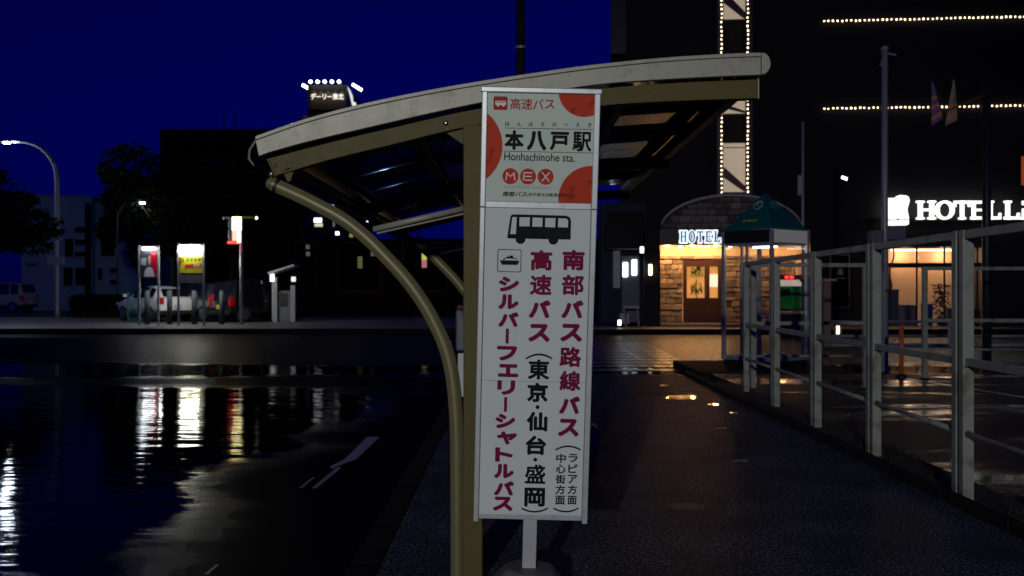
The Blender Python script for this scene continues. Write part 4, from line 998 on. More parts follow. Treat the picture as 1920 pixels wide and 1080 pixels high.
mb = MB(); mb.prism([lgp(*p) for p in ((176, 436), (464, 432), (466, 475), (440, 494), (200, 498), (176, 480))], 0, .08); mb.build('ribbon', M['E_white'], lg, local=True, fix=True)
mb = MB()
for a in (((422, 150), (426, 152), (410, 225), (404, 230)), ((208, 148), (214, 148), (220, 190), (212, 186)), ((360, 280), (376, 270), (376, 276), (362, 290))): mb.flat([lgp(*p) for p in a], -.004)
mb.build('dark_lines', M['dark'], lg, local=True)
# notice board on dark wall, small lights
nx0, nx1 = hx(1560, -.1), hx(1594, -.1); nz0, nz1 = hz(575, nx0, -.1), hz(479, nx0, -.1)
nb_ = thing('notice_board', 'dark notice board with thin pale frame left of the lobby', 'sign', wm(hotel) @ Vector(((nx0+nx1)/2, -.06, nz0)), (0, 0, HR))
w_ = (nx1-nx0)/2; hh = nz1-nz0
MB().box(-w_, w_, -.02, .05, 0, hh).build('board', M['winD'], nb_, local=True)
for a in ((-w_-.02, -w_, 0, hh), (w_, w_+.02, 0, hh), (-w_-.02, w_+.02, -.02, -.001), (-w_-.02, w_+.02, hh+.001, hh+.02)): MB().box(a[0], a[1], -.04, .05, a[2], a[3]).build('frame', M['galv'], nb_, local=True)
mb = MB(); mb.flat([(-.10, hh*.62), (.10, hh*.62), (.12, hh*.70), (.04, hh*.76), (-.04, hh*.74), (-.12, hh*.68)], -.024); mb.box(-.2, .2, -.026, -.0205, hh*.55, hh*.565); mb.build('emblem', M['galv'], nb_, local=True)
def small_light(name, label, px, py, D, w_, h_, m, mount_to=None, rot=0):
    p = P(px, py, D); t = thing(name, label, 'lamp', p, (0, rot, 0))
    MB().box(-w_/2, w_/2, -.04, .0, -h_/2, h_/2).build('diffuser', m, t, local=True, bevel=.02)
    MB().box(-w_/2-.02, w_/2+.02, .001, .10, -h_/2-.02, h_/2+.02).build('housing', M['dark'], t, local=True)
    if mount_to: MB().bar((0, .1, 0), (mount_to[0], mount_to[1], mount_to[2]), .04, .04).build('arm', M['dark'], t, local=True)
    return t
small_light('wall_light', 'small white wall light high on the dark hotel', 1583, 334, 34.9, .22, .10, M['E_winc'], (0, .9, 0), .35)
small_light('orange_light', 'orange lit slab at the right edge above the hotel letters', 1918, 320, 34.6, .12, 1.0, glow('orange_glow', (1, .2, .03), .18), (0, .4, 0))
ln = thing('ground_lantern', 'small lit glass lantern on the ground right of the booth', 'lantern', (PX(1571, 29), 29, ROAD))
MB().box(-.09, .09, -.09, .09, 0, .12).build('base', M['dark'], ln, local=True); MB().box(-.045, .045, -.045, .045, .15, .40).build('glass', glow('lantern_glow', (1, .8, .62), 2.2), ln, local=True, bevel=.02)
MB().box(-.1, .1, -.1, .1, .421, .47).build('lid', M['dark'], ln, local=True)
for x in (-.085, .085):
    for y in (-.085, .085): MB().box(x-.01, x+.01, y-.01, y+.01, .121, .42).build('bar', M['dark'], ln, local=True)
vm = thing('vending_machine', 'red lit vending machine seen through the booth glass', 'vending machine', (PX(1489, 30), 30.2, ROAD))
MB().box(-.42, .42, 0, .6, 0, 1.9).build('body', mat('machine_red', (.35, .01, .01), .35), vm, local=True, bevel=.02)
MB().box(-.36, .36, -.012, -.001, 1.05, 1.75).build('display_window', glow('machine_light', (1, .80, .62), .55), vm, local=True)
for i in range(4): MB().box(-.34+i*.175, -.22+i*.175, -.03, -.013, 1.12, 1.36).build('drink_carton', M['tail'] if i % 2 else M['plate_y'], vm, local=True, bevel=.01)
for z in (1.09, 1.38): MB().box(-.35, .35, -.08, -.013, z, z+.02).build('shelf', M['dark'], vm, local=True)
for x_l in (-.17, -.02): MB().box(x_l-.05, x_l+.05, -.03, -.001, 1.79, 1.87).build('red_lamp', M['E_red'], vm, local=True, bevel=.01)
MB().box(-.3, .3, -.014, -.001, .3, .5).build('flap', M['dark'], vm, local=True)

# ------------------------------------------------ small service building left of the hotel
sv = thing('service_building', 'narrow dark building with lit door panes left of the hotel', 'building', (PX(1170, 35), 35, .05))
def sb(px0, px1, py0, py1, D, d, n, m, par=sv, bevel=0):
    return MB().box(PX(px0, D), PX(px1, D), D, D+d, PZ(py1, D), PZ(py0, D)).build(n, M[m] if isinstance(m, str) else m, par, bevel=bevel)
sb(1128, 1212, 380, 605, 35.3, 1.2, 'wall', 'bluewall')
sb(1140, 1206, 395, 466, 34.0, 1.29, 'overhang', 'hotel')
sb(1150, 1163, 466, 540, 34.9, .3, 'downpipe_box', 'galv')
gd = sb(1166, 1199, 480, 604, 35.2, .09, 'door', 'cab')
for px in (1172.5, 1189.5):
    for a, b in ((492, 505), (506.5, 519)): sb(px-4.2, px+4.6, a-(5 if px > 1180 else 0), b-(3 if px > 1180 else 0), 35.15, .045, 'door_pane', 'E_winc', gd)
sb(1163, 1180, 606-18, 607, 34.4, .5, 'step', 'galv')
small_light('wall_light', 'small warm lamp at the eave of the narrow building', 1203.5, 468.5, 33.85, .13, .22, M['E_win'], (0, .35, 0))
small_light('ground_light', 'small white light low by the kerb of the narrow building', 1161.5, 605, 33.6, .11, .18, M['E_winc'], (0, .8, -.05))
tr = thing('folding_trestle', 'pale folding trestle beside the lit door of the narrow building', 'trestle', (PX(1186, 33.8), 33.8, .05))
for px in (1174, 1198): MB().bar((PX(px, 33.8), 33.8, .05), (PX(px-2, 33.8), 33.9, PZ(577, 33.8)), .05, .05).build('leg', M['galv'], tr)
MB().box(PX(1170, 33.8), PX(1199, 33.8), 33.8, 33.95, PZ(578, 33.8), PZ(574, 33.8)).build('top', M['galv'], tr)

# ================================================================== POLES ON THE RIGHT
def pole(name, label, px, D, r, ztop, zbase, m='galv', n=14):
    x = PX(px, D); t = thing(name, label, 'pole', (x, D, zbase)); MB().tube([(x, D, zbase), (x, D, zbase+.02), (x, D, (zbase+ztop)/2), (x, D, ztop)], [r*1.9, r*1.05, r, r*.9], n).build('shaft', M[m], t, smooth=True); return t, x
up_, x_ = pole('utility_pole', 'dark utility pole rising behind the shelter roof', 976, 21, .105, 8.5, ROAD, 'dark')
for z in (2.2, 4.6, 6.4): MB().tube([(x_, 21, z), (x_, 21, z+.05)], .112, 14).build('band', M['galv'], up_)
p1, x_ = pole('service_pole', 'grey steel pole with meter box left of the lit lobby', 1659, 17.6, .058, PZ(92, 17.6), -.12)
MB().box(PX(1630, 17.6), PX(1653, 17.6), 17.45, 17.7, PZ(508, 17.6), PZ(433, 17.6)).build('meter_box', M['cab'], p1, bevel=.01)
MB().box(PX(1668, 17.6), PX(1699, 17.6), 17.6, 17.8, PZ(449, 17.6), PZ(424, 17.6)).build('small_box', M['cab'], p1, bevel=.01)
MB().tube(smooth([P(1672, 449, 17.55), P(1676, 480, 17.5), P(1668, 510, 17.5), P(1672, 540, 17.5), P(1660, 545, 17.5)], 5), .014, 8).build('cable', M['dark'], p1)
MB().lathe([(.055, 0), (.07, .02), (.065, .06), (.02, .09)], 12, (x_, 17.6, PZ(95, 17.6))).build('cap', M['galv'], p1)
for px, py in ((1652, 116), (1650, 122), (1680, 103), (1657, 160)): MB().tube([P(px, py, 17.6), P(1659, py-4, 17.6)], .02, 8).build('insulator', M['galv'], p1)
p2, x2 = pole('flag_pole', 'dark steel pole with a flag arm in front of the hotel letters', 1850, 17.2, .075, PZ(150, 17.2), -.12, 'dark')
MB().tube([P(1846, 178, 17.2), P(1776, 208, 17.0)], .014, 8).build('arm', M['rust'], p2)
def flag(label, pts, m1, m2, D):
    t = thing('flag', label, 'flag', P(*pts[0], D)); mb = MB(); mb.prism([(PX(x, D), PZ(y, D)) for x, y in pts], D, D+.006); mb.build('cloth', m1, t, fix=True)
    (xa, ya), (xb_, yb) = pts[1], pts[-1]
    for f0, f1 in ((.35, .42), (.55, .64), (.8, .9)):
        l0 = (pts[0][0]+(pts[-1][0]-pts[0][0])*f0, pts[0][1]+(pts[-1][1]-pts[0][1])*f0); r0 = (pts[1][0]+(pts[2][0]-pts[1][0])*f0, pts[1][1]+(pts[2][1]-pts[1][1])*f0)
        l1 = (pts[0][0]+(pts[-1][0]-pts[0][0])*f1, pts[0][1]+(pts[-1][1]-pts[0][1])*f1); r1 = (pts[1][0]+(pts[2][0]-pts[1][0])*f1, pts[1][1]+(pts[2][1]-pts[1][1])*f1)
        mb = MB(); mb.flat([(PX(p[0], D), PZ(p[1], D)) for p in (l0, r0, r1, l1)], D-.004); mb.build('stripe', m2, t)
    MB().tube([P((pts[0][0]+pts[1][0])/2, (pts[0][1]+pts[1][1])/2, D+.02), P(1776, 208, 17.0) if 'left' in label else P(1790, 202, 17.03)], .008, 6).build('cord', M['dark'], t)
fbl = mat('flag_blue', (.13, .08, .24), .8); for_ = mat('flag_orange', (.60, .20, .08), .8); fgr = mat('flag_grey', (.24, .22, .18), .8)
flag('left pennant with orange and blue stripes on the flag arm', [(1747, 152), (1750, 156), (1768, 222), (1747, 236)], fbl, for_, 17.0)
flag('right grey pennant with brown hem on the flag arm', [(1788, 148), (1790, 150), (1795, 225), (1772, 236)], fgr, for_, 17.04)
p3, x3 = pole('thin_pole', 'thin pole with a small plate behind the phone booth', 1505.5, 21, .03, PZ(228, 21), ROAD)
MB().box(PX(1495, 21), PX(1502.5, 21), 20.95, 20.97, PZ(366, 21), PZ(329, 21)).build('plate', M['galv'], p3)
cb = thing('utility_cabinet', 'tall blue grey cabinet right of the phone booth', 'cabinet', (PX(1530, 20), 20, ROAD))
MB().box(-.17, .17, 0, .4, 0, PZ(528, 20)-ROAD).build('body', M['cab'], cb, local=True, bevel=.02); MB().box(-.20, .20, -.03, .43, PZ(528, 20)-ROAD+.001, PZ(522, 20)-ROAD).build('top', M['cab'], cb, local=True)
MB().box(.0, .008, -.006, -.001, .2, 1.3).build('door_seam', M['dark'], cb, local=True)
pk = thing('gate_pillar', 'slim pink-lit pillar with a flat cap behind the fence', 'pillar', (PX(1550, 18.5), 18.5, ROAD))
MB().box(-.06, .06, -.06, .06, 0, PZ(527, 18.5)-ROAD).build('shaft', mat('pillar_pink_lit', (.16, .09, .08), .5), pk, local=True); MB().box(-.07, .16, -.08, .08, PZ(527, 18.5)-ROAD+.001, PZ(523, 18.5)-ROAD).build('cap', mat('cap_pink_lit', (.45, .22, .16), .5), pk, local=True)  # pink light on the pillar is put into its colours

# ================================================================== LEFT BACKGROUND
FPZ = .05
def signboard(label, px0, px1, D, ptop, pbot, ):
    x0, x1 = PX(px0, D), PX(px1, D); t = thing('parking_signboard', label, 'signboard', ((x0+x1)/2, D, FPZ))
    for x in (x0, x1): MB().box(x-.035, x+.035, D-.035, D+.035, FPZ, PZ(ptop, D)+.06).build('leg', M['galv'], t, bevel=.01)
    return t, x0+.04, x1-.04, PZ(ptop, D), PZ(pbot, D)
D = 36.0
t, x0, x1, zt, zb = signboard('lit poster signboard with red edge at the left end', 261, 297, D, 463, 520)
pan = MB().box(x0, x1, D-.03, D+.03, zb, zt).build('poster', mat('poster_dark', (.03, .03, .05), .5), t)
wz = zt-zb; ww = x1-x0
def pf(pts, m, y, par): return MB().flat([(x0+ww*a, zb+wz*b) for a, b in pts], y).build('poster_print', m, par)
pf(((.70, .0), (1, 0), (1, .97), (.66, .97), (.62, .6)), M['tail'], D-.032, pan)
pf(((.22, .02), (.86, .02), (.76, .26), (.62, .34), (.46, .34), (.30, .24)), mat('poster_white', (.7, .7, .72), .5), D-.034, pan)
pf([(.55+.10*math.cos(i*.5236), .56+.16*math.sin(i*.5236)) for i in range(12)], mat('poster_skin', (.45, .25, .18), .5), D-.034, pan)
pf(((.05, .42), (.36, .38), (.36, .64), (.05, .62)), mat('poster_grey', (.4, .42, .45), .5), D-.033, pan)
MB().box(x0+.10, x1-.06, D-.11, D-.04, zt-.10, zt-.02).build('strip_lamp', M['E_tube'], t, bevel=.02)
MB().box(x0, x1, D-.12, D-.0, zt-.019, zt+.03).build('lamp_hood', M['galv'], t)
MB().box(x0+.10, x1-.06, D+.04, D+.11, zt-.10, zt-.02).build('strip_lamp', M['E_tube'], t, bevel=.02)  # unseen rear lamp, added to light the parked cars
D = 35.6
t, x0, x1, zt, zb = signboard('lit yellow and white parking signboard', 334.5, 382, D, 459, 512)
pan = MB().box(x0, x1, D-.03, D+.03, zb, zt).build('panel', mat('panel_white', (.7, .72, .66), .5), t); wz = zt-zb; ww = x1-x0
ym = mat('panel_yellow', (.62, .55, .02), .5)
MB().box(x0+.002, x1-.002, D-.034, D-.031, zb+.002, zb+wz*.60).build('yellow_field', ym, pan)
mb = MB(); mb.flat([(x0+ww*a, zb+wz*b) for a, b in ((.24, .16), (.96, .20), (.96, .34), (.24, .30))], D-.036); mb.build('red_bar', M['rtext'], pan)
mb = MB(); glyph(mb, 'P', .03, x0+ww*.11, zb+wz*.40, D-.036, h_=.26); mb.build('lettering', mat('brown_print', (.2, .05, .02), .5), pan)
mb = MB(); glyph(mb, '600', .02, x0+ww*.76, zb+wz*.27, D-.038, h_=.11); mb.build('lettering', M['whitep'], pan)
mb = MB()
for i in range(4): mb.flat([(x0+ww*(.30+i*.17), zb+wz*.42), (x0+ww*(.42+i*.17), zb+wz*.42), (x0+ww*(.42+i*.17), zb+wz*.53), (x0+ww*(.30+i*.17), zb+wz*.53)], D-.036)
mb.build('green_print', mat('green_print', (.1, .2, .03), .5), pan)
MB().box(x0+.06, x1-.12, D-.15, D-.04, zt-.28, zt-.02).build('strip_lamp', M['E_tubey'], t, bevel=.03)
MB().box(x0, x1, D-.16, D-.0, zt-.019, zt+.03).build('lamp_hood', M['galv'], t)
MB().box(x0+.06, x1-.06, D+.04, D+.13, zt-.14, zt-.02).build('strip_lamp', M['E_tubey'], t, bevel=.03)  # rear lamp out of view, added for the cars behind the board
MB().box(x0, x1, D-.03, D+.03, zb-.36, zb-.06).build('lower_board', mat('lower_board_grey', (.12, .13, .15), .5), t)
# tall lit parking sign box on a pole
D = 36.3; xx = PX(452.5, D)
t = thing('parking_sign_pole', 'tall parking sign box lit white yellow and red on a pole', 'sign', (xx, D, FPZ))
MB().tube([(xx, D, FPZ), (xx, D, PZ(405, D))], .065, 14).build('pole', M['galv'], t, smooth=True)
bx = MB().box(PX(432, D), PX(457, D), D-.30, D-.07, PZ(453, D), PZ(407, D)).build('box', M['galv'], t, bevel=.02)
MB().box(PX(440, D), PX(456.5, D), D-.315, D-.301, PZ(433, D), PZ(408, D)).build('lit_face', M['E_yel'], bx)
MB().box(PX(449, D), PX(456, D), D-.315, D-.301, PZ(456, D), PZ(434.5, D)).build('lit_face', M['E_white'], bx)
MB().box(PX(440, D), PX(448.6, D), D-.315, D-.301, PZ(452, D), PZ(434.5, D)).build('lit_face', glow('lit_pink', (1, .35, .25), 2.2), bx)
MB().box(PX(430, D), PX(449, D), D-.25, D-.08, PZ(457, D), PZ(453.5, D)).build('lamp', M['E_red'], bx)
MB().box(PX(458, D), PX(475, D), D-.2, D-.05, PZ(410, D), PZ(406.5, D)).build('arm', ym, t); MB().box(PX(425, D), PX(431, D), D-.2, D-.05, PZ(410, D), PZ(407, D)).build('arm', M['galv'], t)
for px in (421.5, 482.5): MB().lathe([(.01, -.06), (.05, -.03), (.05, .03), (.01, .06)], 10, (PX(px, D), D-.12, PZ(409, D))).build('spot_lamp', M['E_win'] if px > 450 else M['galv'], t)
MB().box(PX(475.5, D), PX(482, D), D-.14, D-.1, PZ(409.5, D), PZ(408.5, D)).build('arm', M['galv'], t); MB().box(PX(421.5, D), PX(430, D), D-.14, D-.1, PZ(409.5, D), PZ(408.5, D)).build('arm', M['galv'], t)
def strip_glow(x, y, z, c, e):
    ld = bpy.data.lights.new('strip_glow', 'POINT'); ld.energy = e; ld.color = c; ld.shadow_soft_size = .2
    lo = bpy.data.objects.new('strip_glow', ld); col.objects.link(lo); lo.location = (x, y, z)
for px_, d_, c_ in ((279, 36.0, (.93, .97, 1)), (358, 35.6, (1, 1, .85))):
    strip_glow(PX(px_, d_), d_+.7, PZ(467, d_), c_, 120); strip_glow(PX(px_, d_), d_-.55, PZ(467, d_), c_, 5)  # rear lights added to brighten the cars; front ones follow the visible strips
# bollards between pavement and parking
for i, px in enumerate((276, 318, 364, 416)):
    D = 36.8; x = PX(px, D)
    t = thing('bollard', ['leftmost grey bollard before the white car', 'second grey bollard from the left, between the two signboards', 'third grey bollard, in front of the dark SUV side', 'fourth grey bollard, left of the tall parking sign'][i], 'bollard', (x, D, FPZ), group='bollards before the car park')
    MB().tube([(0, 0, 0), (0, 0, 1.22)], .095, 16).build('tube', M['bollard'], t, local=True, smooth=True); MB().lathe([(.095, 1.22), (.08, 1.26), (.02, 1.27)], 16).build('cap', M['bollard'], t, local=True)
# payment machine
D = 40; t = thing('payment_machine', 'parking payment machine under a sloping roof', 'payment machine', (PX(530, D), D, FPZ))
bd = MB().box(PX(511, D), PX(553, D), D, D+.5, FPZ, PZ(545, D)).build('body', M['cab'], t, bevel=.01)
MB().box(PX(511, D), PX(521, D), D-.12, D-.001, FPZ, PZ(520, D)).build('column', M['galv'], t, bevel=.01); MB().box(PX(545, D), PX(554, D), D-.06, D-.001, FPZ, PZ(535, D)).build('column', M['galv'], t, bevel=.01)
MB().prism([(PX(507, D), PZ(511, D)), (PX(555, D), PZ(496, D)), (PX(557, D), PZ(499, D)), (PX(509, D), PZ(515, D))], D-.5, D+.7).build('roof', mat('machine_roof', (.5, .42, .42), .4), t, fix=True)
MB().box(PX(508, D), PX(516, D), D-.17, D-.121, PZ(528, D), PZ(514, D)).build('lamp', glow('machine_lamp', (.9, .95, 1), 1.6), t); MB().box(PX(547, D), PX(555, D), D-.1, D-.061, PZ(528, D), PZ(519, D)).build('lamp', glow('machine_lamp2', (.9, .95, 1), .9), t)
MB().box(PX(525, D), PX(540, D), D-.01, D-.001, PZ(575, D), PZ(550, D)).build('panel', M['dark'], bd)

# cars ------------------------------------------------------------
def car(name, label, loc, yaw, body, st, glass_i, L, Wd, plate, tails, headl=False):
    """st: (x from tail, z_bottom, z_belt, z_roof, half width, half width at roof)"""
    t = thing(name, label, 'car', (loc[0], loc[1], FPZ), (0, 0, yaw))
    n = 9; vs_ = []; fs = []
    for x, zb_, zbelt, zr, hw_, hr in st:
        zm = zb_+(zbelt-zb_)*.45
        for y, z in ((-hw_*.92, zb_), (-hw_, zm), (-hw_*.97, zbelt), (-hr, zr-.03 if zr-zbelt > .1 else zr), (0, zr+.015), (hr, zr-.03 if zr-zbelt > .1 else zr), (hw_*.97, zbelt), (hw_, zm), (hw_*.92, zb_)): vs_.append((y, x-L/2, z))
    m_ = len(st)
    for i in range(m_-1):
        for j in range(n):
            k_ = (j+1) % n; fs.append((i*n+j, (i+1)*n+j, (i+1)*n+k_, i*n+k_))
    fs.append(tuple(range(n))); fs.append(tuple((m_-1)*n+j for j in range(n))[::-1])
    bo = MB().add(vs_, fs).build('body', body, t, local=True, fix=True, smooth=True)
    b = bo.modifiers.new('sub', 'SUBSURF'); b.levels = 2; b.render_levels = 2
    def V(i, j): return Vector(vs_[i*n+j])
    # side glass, one pane per bay
    for sgn, (ja, jb) in ((-1, (2, 3)), (1, (6, 5))):
        for i in glass_i:
            a, b_, c, d = V(i, ja), V(i+1, ja), V(i+1, jb), V(i, jb); cc = (a+b_+c+d)/4
            pts = [cc+(p-cc)*.86+Vector((sgn*.012, 0, 0)) for p in (a, b_, c, d)]
            MB().add(pts, [(0, 1, 2, 3)]).build('window', M['cglass'], t, local=True)
    i0, i1 = glass_i[0]-1, glass_i[-1]+1
    for i, s_ in ((i0, -1), (i1, 1)):
        a, b_, c, d = V(i, 3), V(i, 5), V(i+1, 5), V(i+1, 3); cc = (a+b_+c+d)/4
        pts = [cc+(p-cc)*.84+Vector((0, s_*.03, .03)) for p in (a, b_, c, d)]
        MB().add(pts, [(0, 1, 2, 3)]).build('windscreen' if s_ > 0 else 'rear_window', M['cglass'], t, local=True)
    for x in (L*.19, L*.80):
        for sgn in (-1, 1):
            y = x-L/2; xo_ = sgn*(Wd/2-.11)
            wh = MB().tube([(xo_-.11, y, .32), (xo_-.09, y, .32), (xo_+.09, y, .32), (xo_+.11, y, .32)], [.28, .32, .32, .28], 24).build('wheel', M['tyre'], t, local=True)
            o = MB().tube([(xo_+sgn*.10, y, .32), (xo_+sgn*.118, y, .32)], .20, 20).build('rim', M['rim'], t, local=True); child_local(o, wh)
    for sgn in (-1, 1):
        for (x_0, x_1, z_0, z_1) in tails:
            xs_ = sorted((sgn*x_0, sgn*x_1)); MB().box(xs_[0], xs_[1], -L/2-.03, -L/2+.22, z_0, z_1).build('tail_light', M['tail'], t, local=True, bevel=.03)
        MB().box(*sorted((sgn*(Wd/2-.42), sgn*(Wd/2-.08))), L/2-.28, L/2-.02, .62, .76).build('headlight', M['plate_w'], t, local=True, bevel=.03)
        MB().box(*sorted((sgn*(Wd/2+.0), sgn*(Wd/2+.16))), L*.18, L*.18+.1, .98, 1.12).build('mirror', body, t, local=True, bevel=.03)
        MB().box(*sorted((sgn*(Wd/2-.012), sgn*(Wd/2+.012))), -.1, .08, .82, .85).build('door_handle', M['rim'], t, local=True)
    MB().box(-.17, .17, -L/2-.03, -L/2+.02, .52, .69).build('number_plate', plate, t, local=True)
    MB().box(-Wd/2+.08, Wd/2-.08, -L/2-.05, -L/2+.1, .30, .46).build('bumper', M['dark'], t, local=True, bevel=.03)
    return t
SUV = [(0, .40, .82, .86, .78, .66), (.10, .30, .98, 1.02, .85, .70), (.62, .26, 1.02, 1.50, .87, .62), (1.05, .26, 1.0, 1.58, .88, .65), (1.9, .26, .98, 1.60, .88, .66), (2.65, .26, .96, 1.52, .88, .63), (3.30, .26, .96, 1.0, .87, .70), (4.05, .28, .86, .90, .83, .62), (4.36, .36, .66, .70, .70, .52)]
HAT = [(0, .40, .78, .82, .74, .62), (.10, .28, .92, .96, .82, .66), (.50, .24, .96, 1.36, .83, .60), (.95, .24, .95, 1.45, .84, .62), (1.7, .24, .93, 1.48, .84, .63), (2.3, .24, .91, 1.40, .84, .60), (3.0, .24, .90, .94, .83, .66), (3.7, .26, .80, .83, .79, .58), (3.95, .34, .60, .64, .66, .5)]
KEI = [(0, .36, .90, .94, .70, .66), (.06, .28, .98, 1.10, .73, .66), (.26, .24, 1.0, 1.66, .735, .63), (.8, .24, 1.0, 1.72, .735, .64), (1.6, .24, .98, 1.73, .735, .64), (2.25, .24, .96, 1.64, .735, .62), (2.75, .24, .96, 1.02, .73, .62), (3.2, .28, .84, .88, .70, .56), (3.38, .36, .66, .70, .64, .5)]
car('parked_car', 'white hatchback parked behind the poster signboard', (PX(290, 41.2), 41.2), R(46), M['carw'], HAT, [2, 3, 4], 3.95, 1.68, M['plate_w'], [(.60, .80, .72, .98)])
car('parked_car', 'dark SUV with a bright red tail light between the parking signs', (PX(384, 41.5), 41.5), R(46), M['cars'], SUV, [2, 3, 4], 4.36, 1.76, M['plate_w'], [(.48, .87, .88, 1.12)])
car('parked_car', 'black kei wagon with yellow plate behind the parking sign pole', (PX(478, 40.4), 40.4), R(-38), M['carb'], KEI, [2, 3, 4], 3.38, 1.475, M['plate_y'], [(.60, .72, .62, 1.0)])
VAN = KEI
car('parked_car', 'pale van parked far off at the left edge', (PX(8, 58), 58), R(80), mat('car_grey_blue', (.30, .34, .40), .3), VAN, [2, 3, 4], 3.38, 1.475, M['plate_w'], [(.60, .72, .62, 1.0)])

# street lamps ----------------------------------------------------
def street_lamp(label, px, D, head, plates, power, zb=.05, rs=1.0, pm='galv'):
    x = PX(px, D); hd = P(*head, D); t = thing('street_lamp', label, 'street lamp', (x, D, zb))
    s_ = 1 if hd.x > x else -1; rr = min(abs(hd.x-x)*.8, 2.0); za = hd.z
    pts = [(x, D, zb), (x, D, zb+.25), (x, D, za-rr*1.05-.05)]+[(x+s_*rr*(1-math.cos(a)), D, za-rr*1.05+rr*1.05*math.sin(a)) for a in [i*math.pi/16 for i in range(1, 9)]]+[(hd.x, D, za+.02)]
    MB().tube(pts, [q_*rs for q_ in [.16, .11]+[.10-.055*i/(len(pts)-3) for i in range(len(pts)-2)]], 14).build('pole', M[pm], t, smooth=True)
    h_ = MB().tube([(hd.x-s_*.0, D, hd.z+.03), (hd.x+s_*.12, D, hd.z+.05), (hd.x+s_*.5, D, hd.z+.02)], [.05, .10, .06], 12).build('lamp_head', M['galv'], t, smooth=True)
    MB().box(*sorted((hd.x+s_*.12, hd.x+s_*.36)), D-.08, D+.08, hd.z-.07, hd.z-.02).build('lamp_glass', M['E_lamp'], h_, bevel=.02)
    for py, w_, h2_ in plates: MB().box(x-w_/2, x+w_/2, D-.14, D-.115, PZ(py, D)-h2_/2, PZ(py, D)+h2_/2).build('plate', M['galv'], t, bevel=.02)
    ld = bpy.data.lights.new('lamp_light', 'POINT'); ld.energy = power; ld.color = (.75, .87, 1); ld.shadow_soft_size = .15
    lo = bpy.data.objects.new('lamp_light', ld); col.objects.link(lo); lo.location = (hd.x+s_*.25, D, hd.z-.14)
    return t
street_lamp('curved street lamp at the far left before the white house', 107, 45, (22, 266), ((448, .5, .12), (489, .75, .42)), 260)
street_lamp('slimmer street lamp between the white house and the dark trees', 220, 50, (258, 379), (), 14, rs=.42, pm='bollard')

# trees -----------------------------------------------------------
def tree(label, base, blobs, m, nleaf, ls, seed, limbs, droop=0):
    t = thing('tree', label, 'tree', base); rt = random.Random(seed); mb = MB(); tot = sum(b[3]*b[4]*b[5] for b in blobs)
    for cx, cy, cz, rx, ry, rz in blobs:
        for i in range(int(nleaf*rx*ry*rz/tot)):
            while True:
                p = Vector((rt.uniform(-1, 1), rt.uniform(-1, 1), rt.uniform(-1, 1)))
                if p.length < 1: break
            p = p*(p.length**-.45 if p.length > .01 else 1) if p.length > .01 else p
            p = Vector((cx+p.x*rx, cy+p.y*ry, cz+p.z*rz)); s_ = ls*rt.uniform(.5, 1.4)
            d = Vector((rt.gauss(0, 1), rt.gauss(0, 1), rt.gauss(0, .6)-droop)).normalized()*s_; e_ = d.cross(Vector((rt.gauss(0, 1), rt.gauss(0, 1), rt.gauss(0, 1)))).normalized()*s_*.35
            mb.add([p, p+d*.5-e_, p+d, p+d*.5+e_], [(0, 1, 2, 3)])
    mb.build('crown', m, t)
    tk = MB()
    for pts, rs_ in limbs: tk.tube(smooth(pts, 4), [rs_[0]+(rs_[1]-rs_[0])*i/(4*(len(pts)-1)) for i in range(4*(len(pts)-1)+1)], 9)
    tk.build('trunk', M['bark'], t, smooth=True)
bx_, by_ = PX(-30, 34), 34
bl_ = []
rt = random.Random(21)
for z, r_ in ((3.0, 1.9), (3.5, 2.3), (4.0, 2.1), (4.6, 1.6), (5.2, .9)):
    for i in range(7): a = i*.9+z; bl_.append((bx_+math.cos(a)*r_*.6, by_+math.sin(a)*r_*.6, z+rt.uniform(-.25, .15), r_*.55, r_*.55, .24))
tree('dark spreading conifer cut by the left edge', (bx_, by_, .05), bl_, M['needle'], 11000, .16, 4, [([(bx_, by_, .05), (bx_+.05, by_, 2), (bx_, by_, 5)], (.2, .05))]+[([(bx_, by_, z), (bx_+math.cos(a)*.9, by_+math.sin(a)*.9, z+.15), (bx_+math.cos(a)*1.9, by_+math.sin(a)*1.9, z-.05)], (.06, .02)) for z, a in ((3, .2), (3.4, 1.4), (3.6, 3.0), (3.9, 5), (4.3, 0.1))], .3)
def broad(label, px, D, ztop, rw_, seed, n_=9000):
    x = PX(px, D); rt = random.Random(seed); b = []
    for i in range(13):
        a = rt.uniform(0, 6.28); r_ = rt.uniform(.1, .8)*rw_; zz = rt.uniform(.42, .93)*ztop; s_ = rw_*rt.uniform(.28, .48); b.append((x+r_*math.cos(a), D+r_*math.sin(a), min(zz, ztop-s_), s_, s_, s_*.8))
    tree(label, (x, D, .03), b, M['tree'], n_, .26, seed, [([(x, D, .03), (x+.1, D, ztop*.3), (x, D, ztop*.75)], (.26, .06))]+[([(x, D, ztop*(.25+.06*j)), (x+math.cos(j*2.1)*rw_*.4, D+math.sin(j*2.1)*rw_*.4, ztop*.55), (x+math.cos(j*2.1)*rw_*.75, D+math.sin(j*2.1)*rw_*.75, ztop*.7)], (.11, .03)) for j in range(5)])
broad('dark leafy tree behind the yellow signboard', 322, 52, PZ(268, 52), 3.4, 31)
broad('dark leafy tree behind the tall parking sign', 432, 54, PZ(290, 54), 3.6, 32)
broad('dark leafy tree left of the brick building above the poster', 262, 60, PZ(345, 60), 2.4, 33, 5000)
broad('dark leafy tree right of the payment machine', 520, 56, PZ(350, 56), 2.7, 34, 6000)

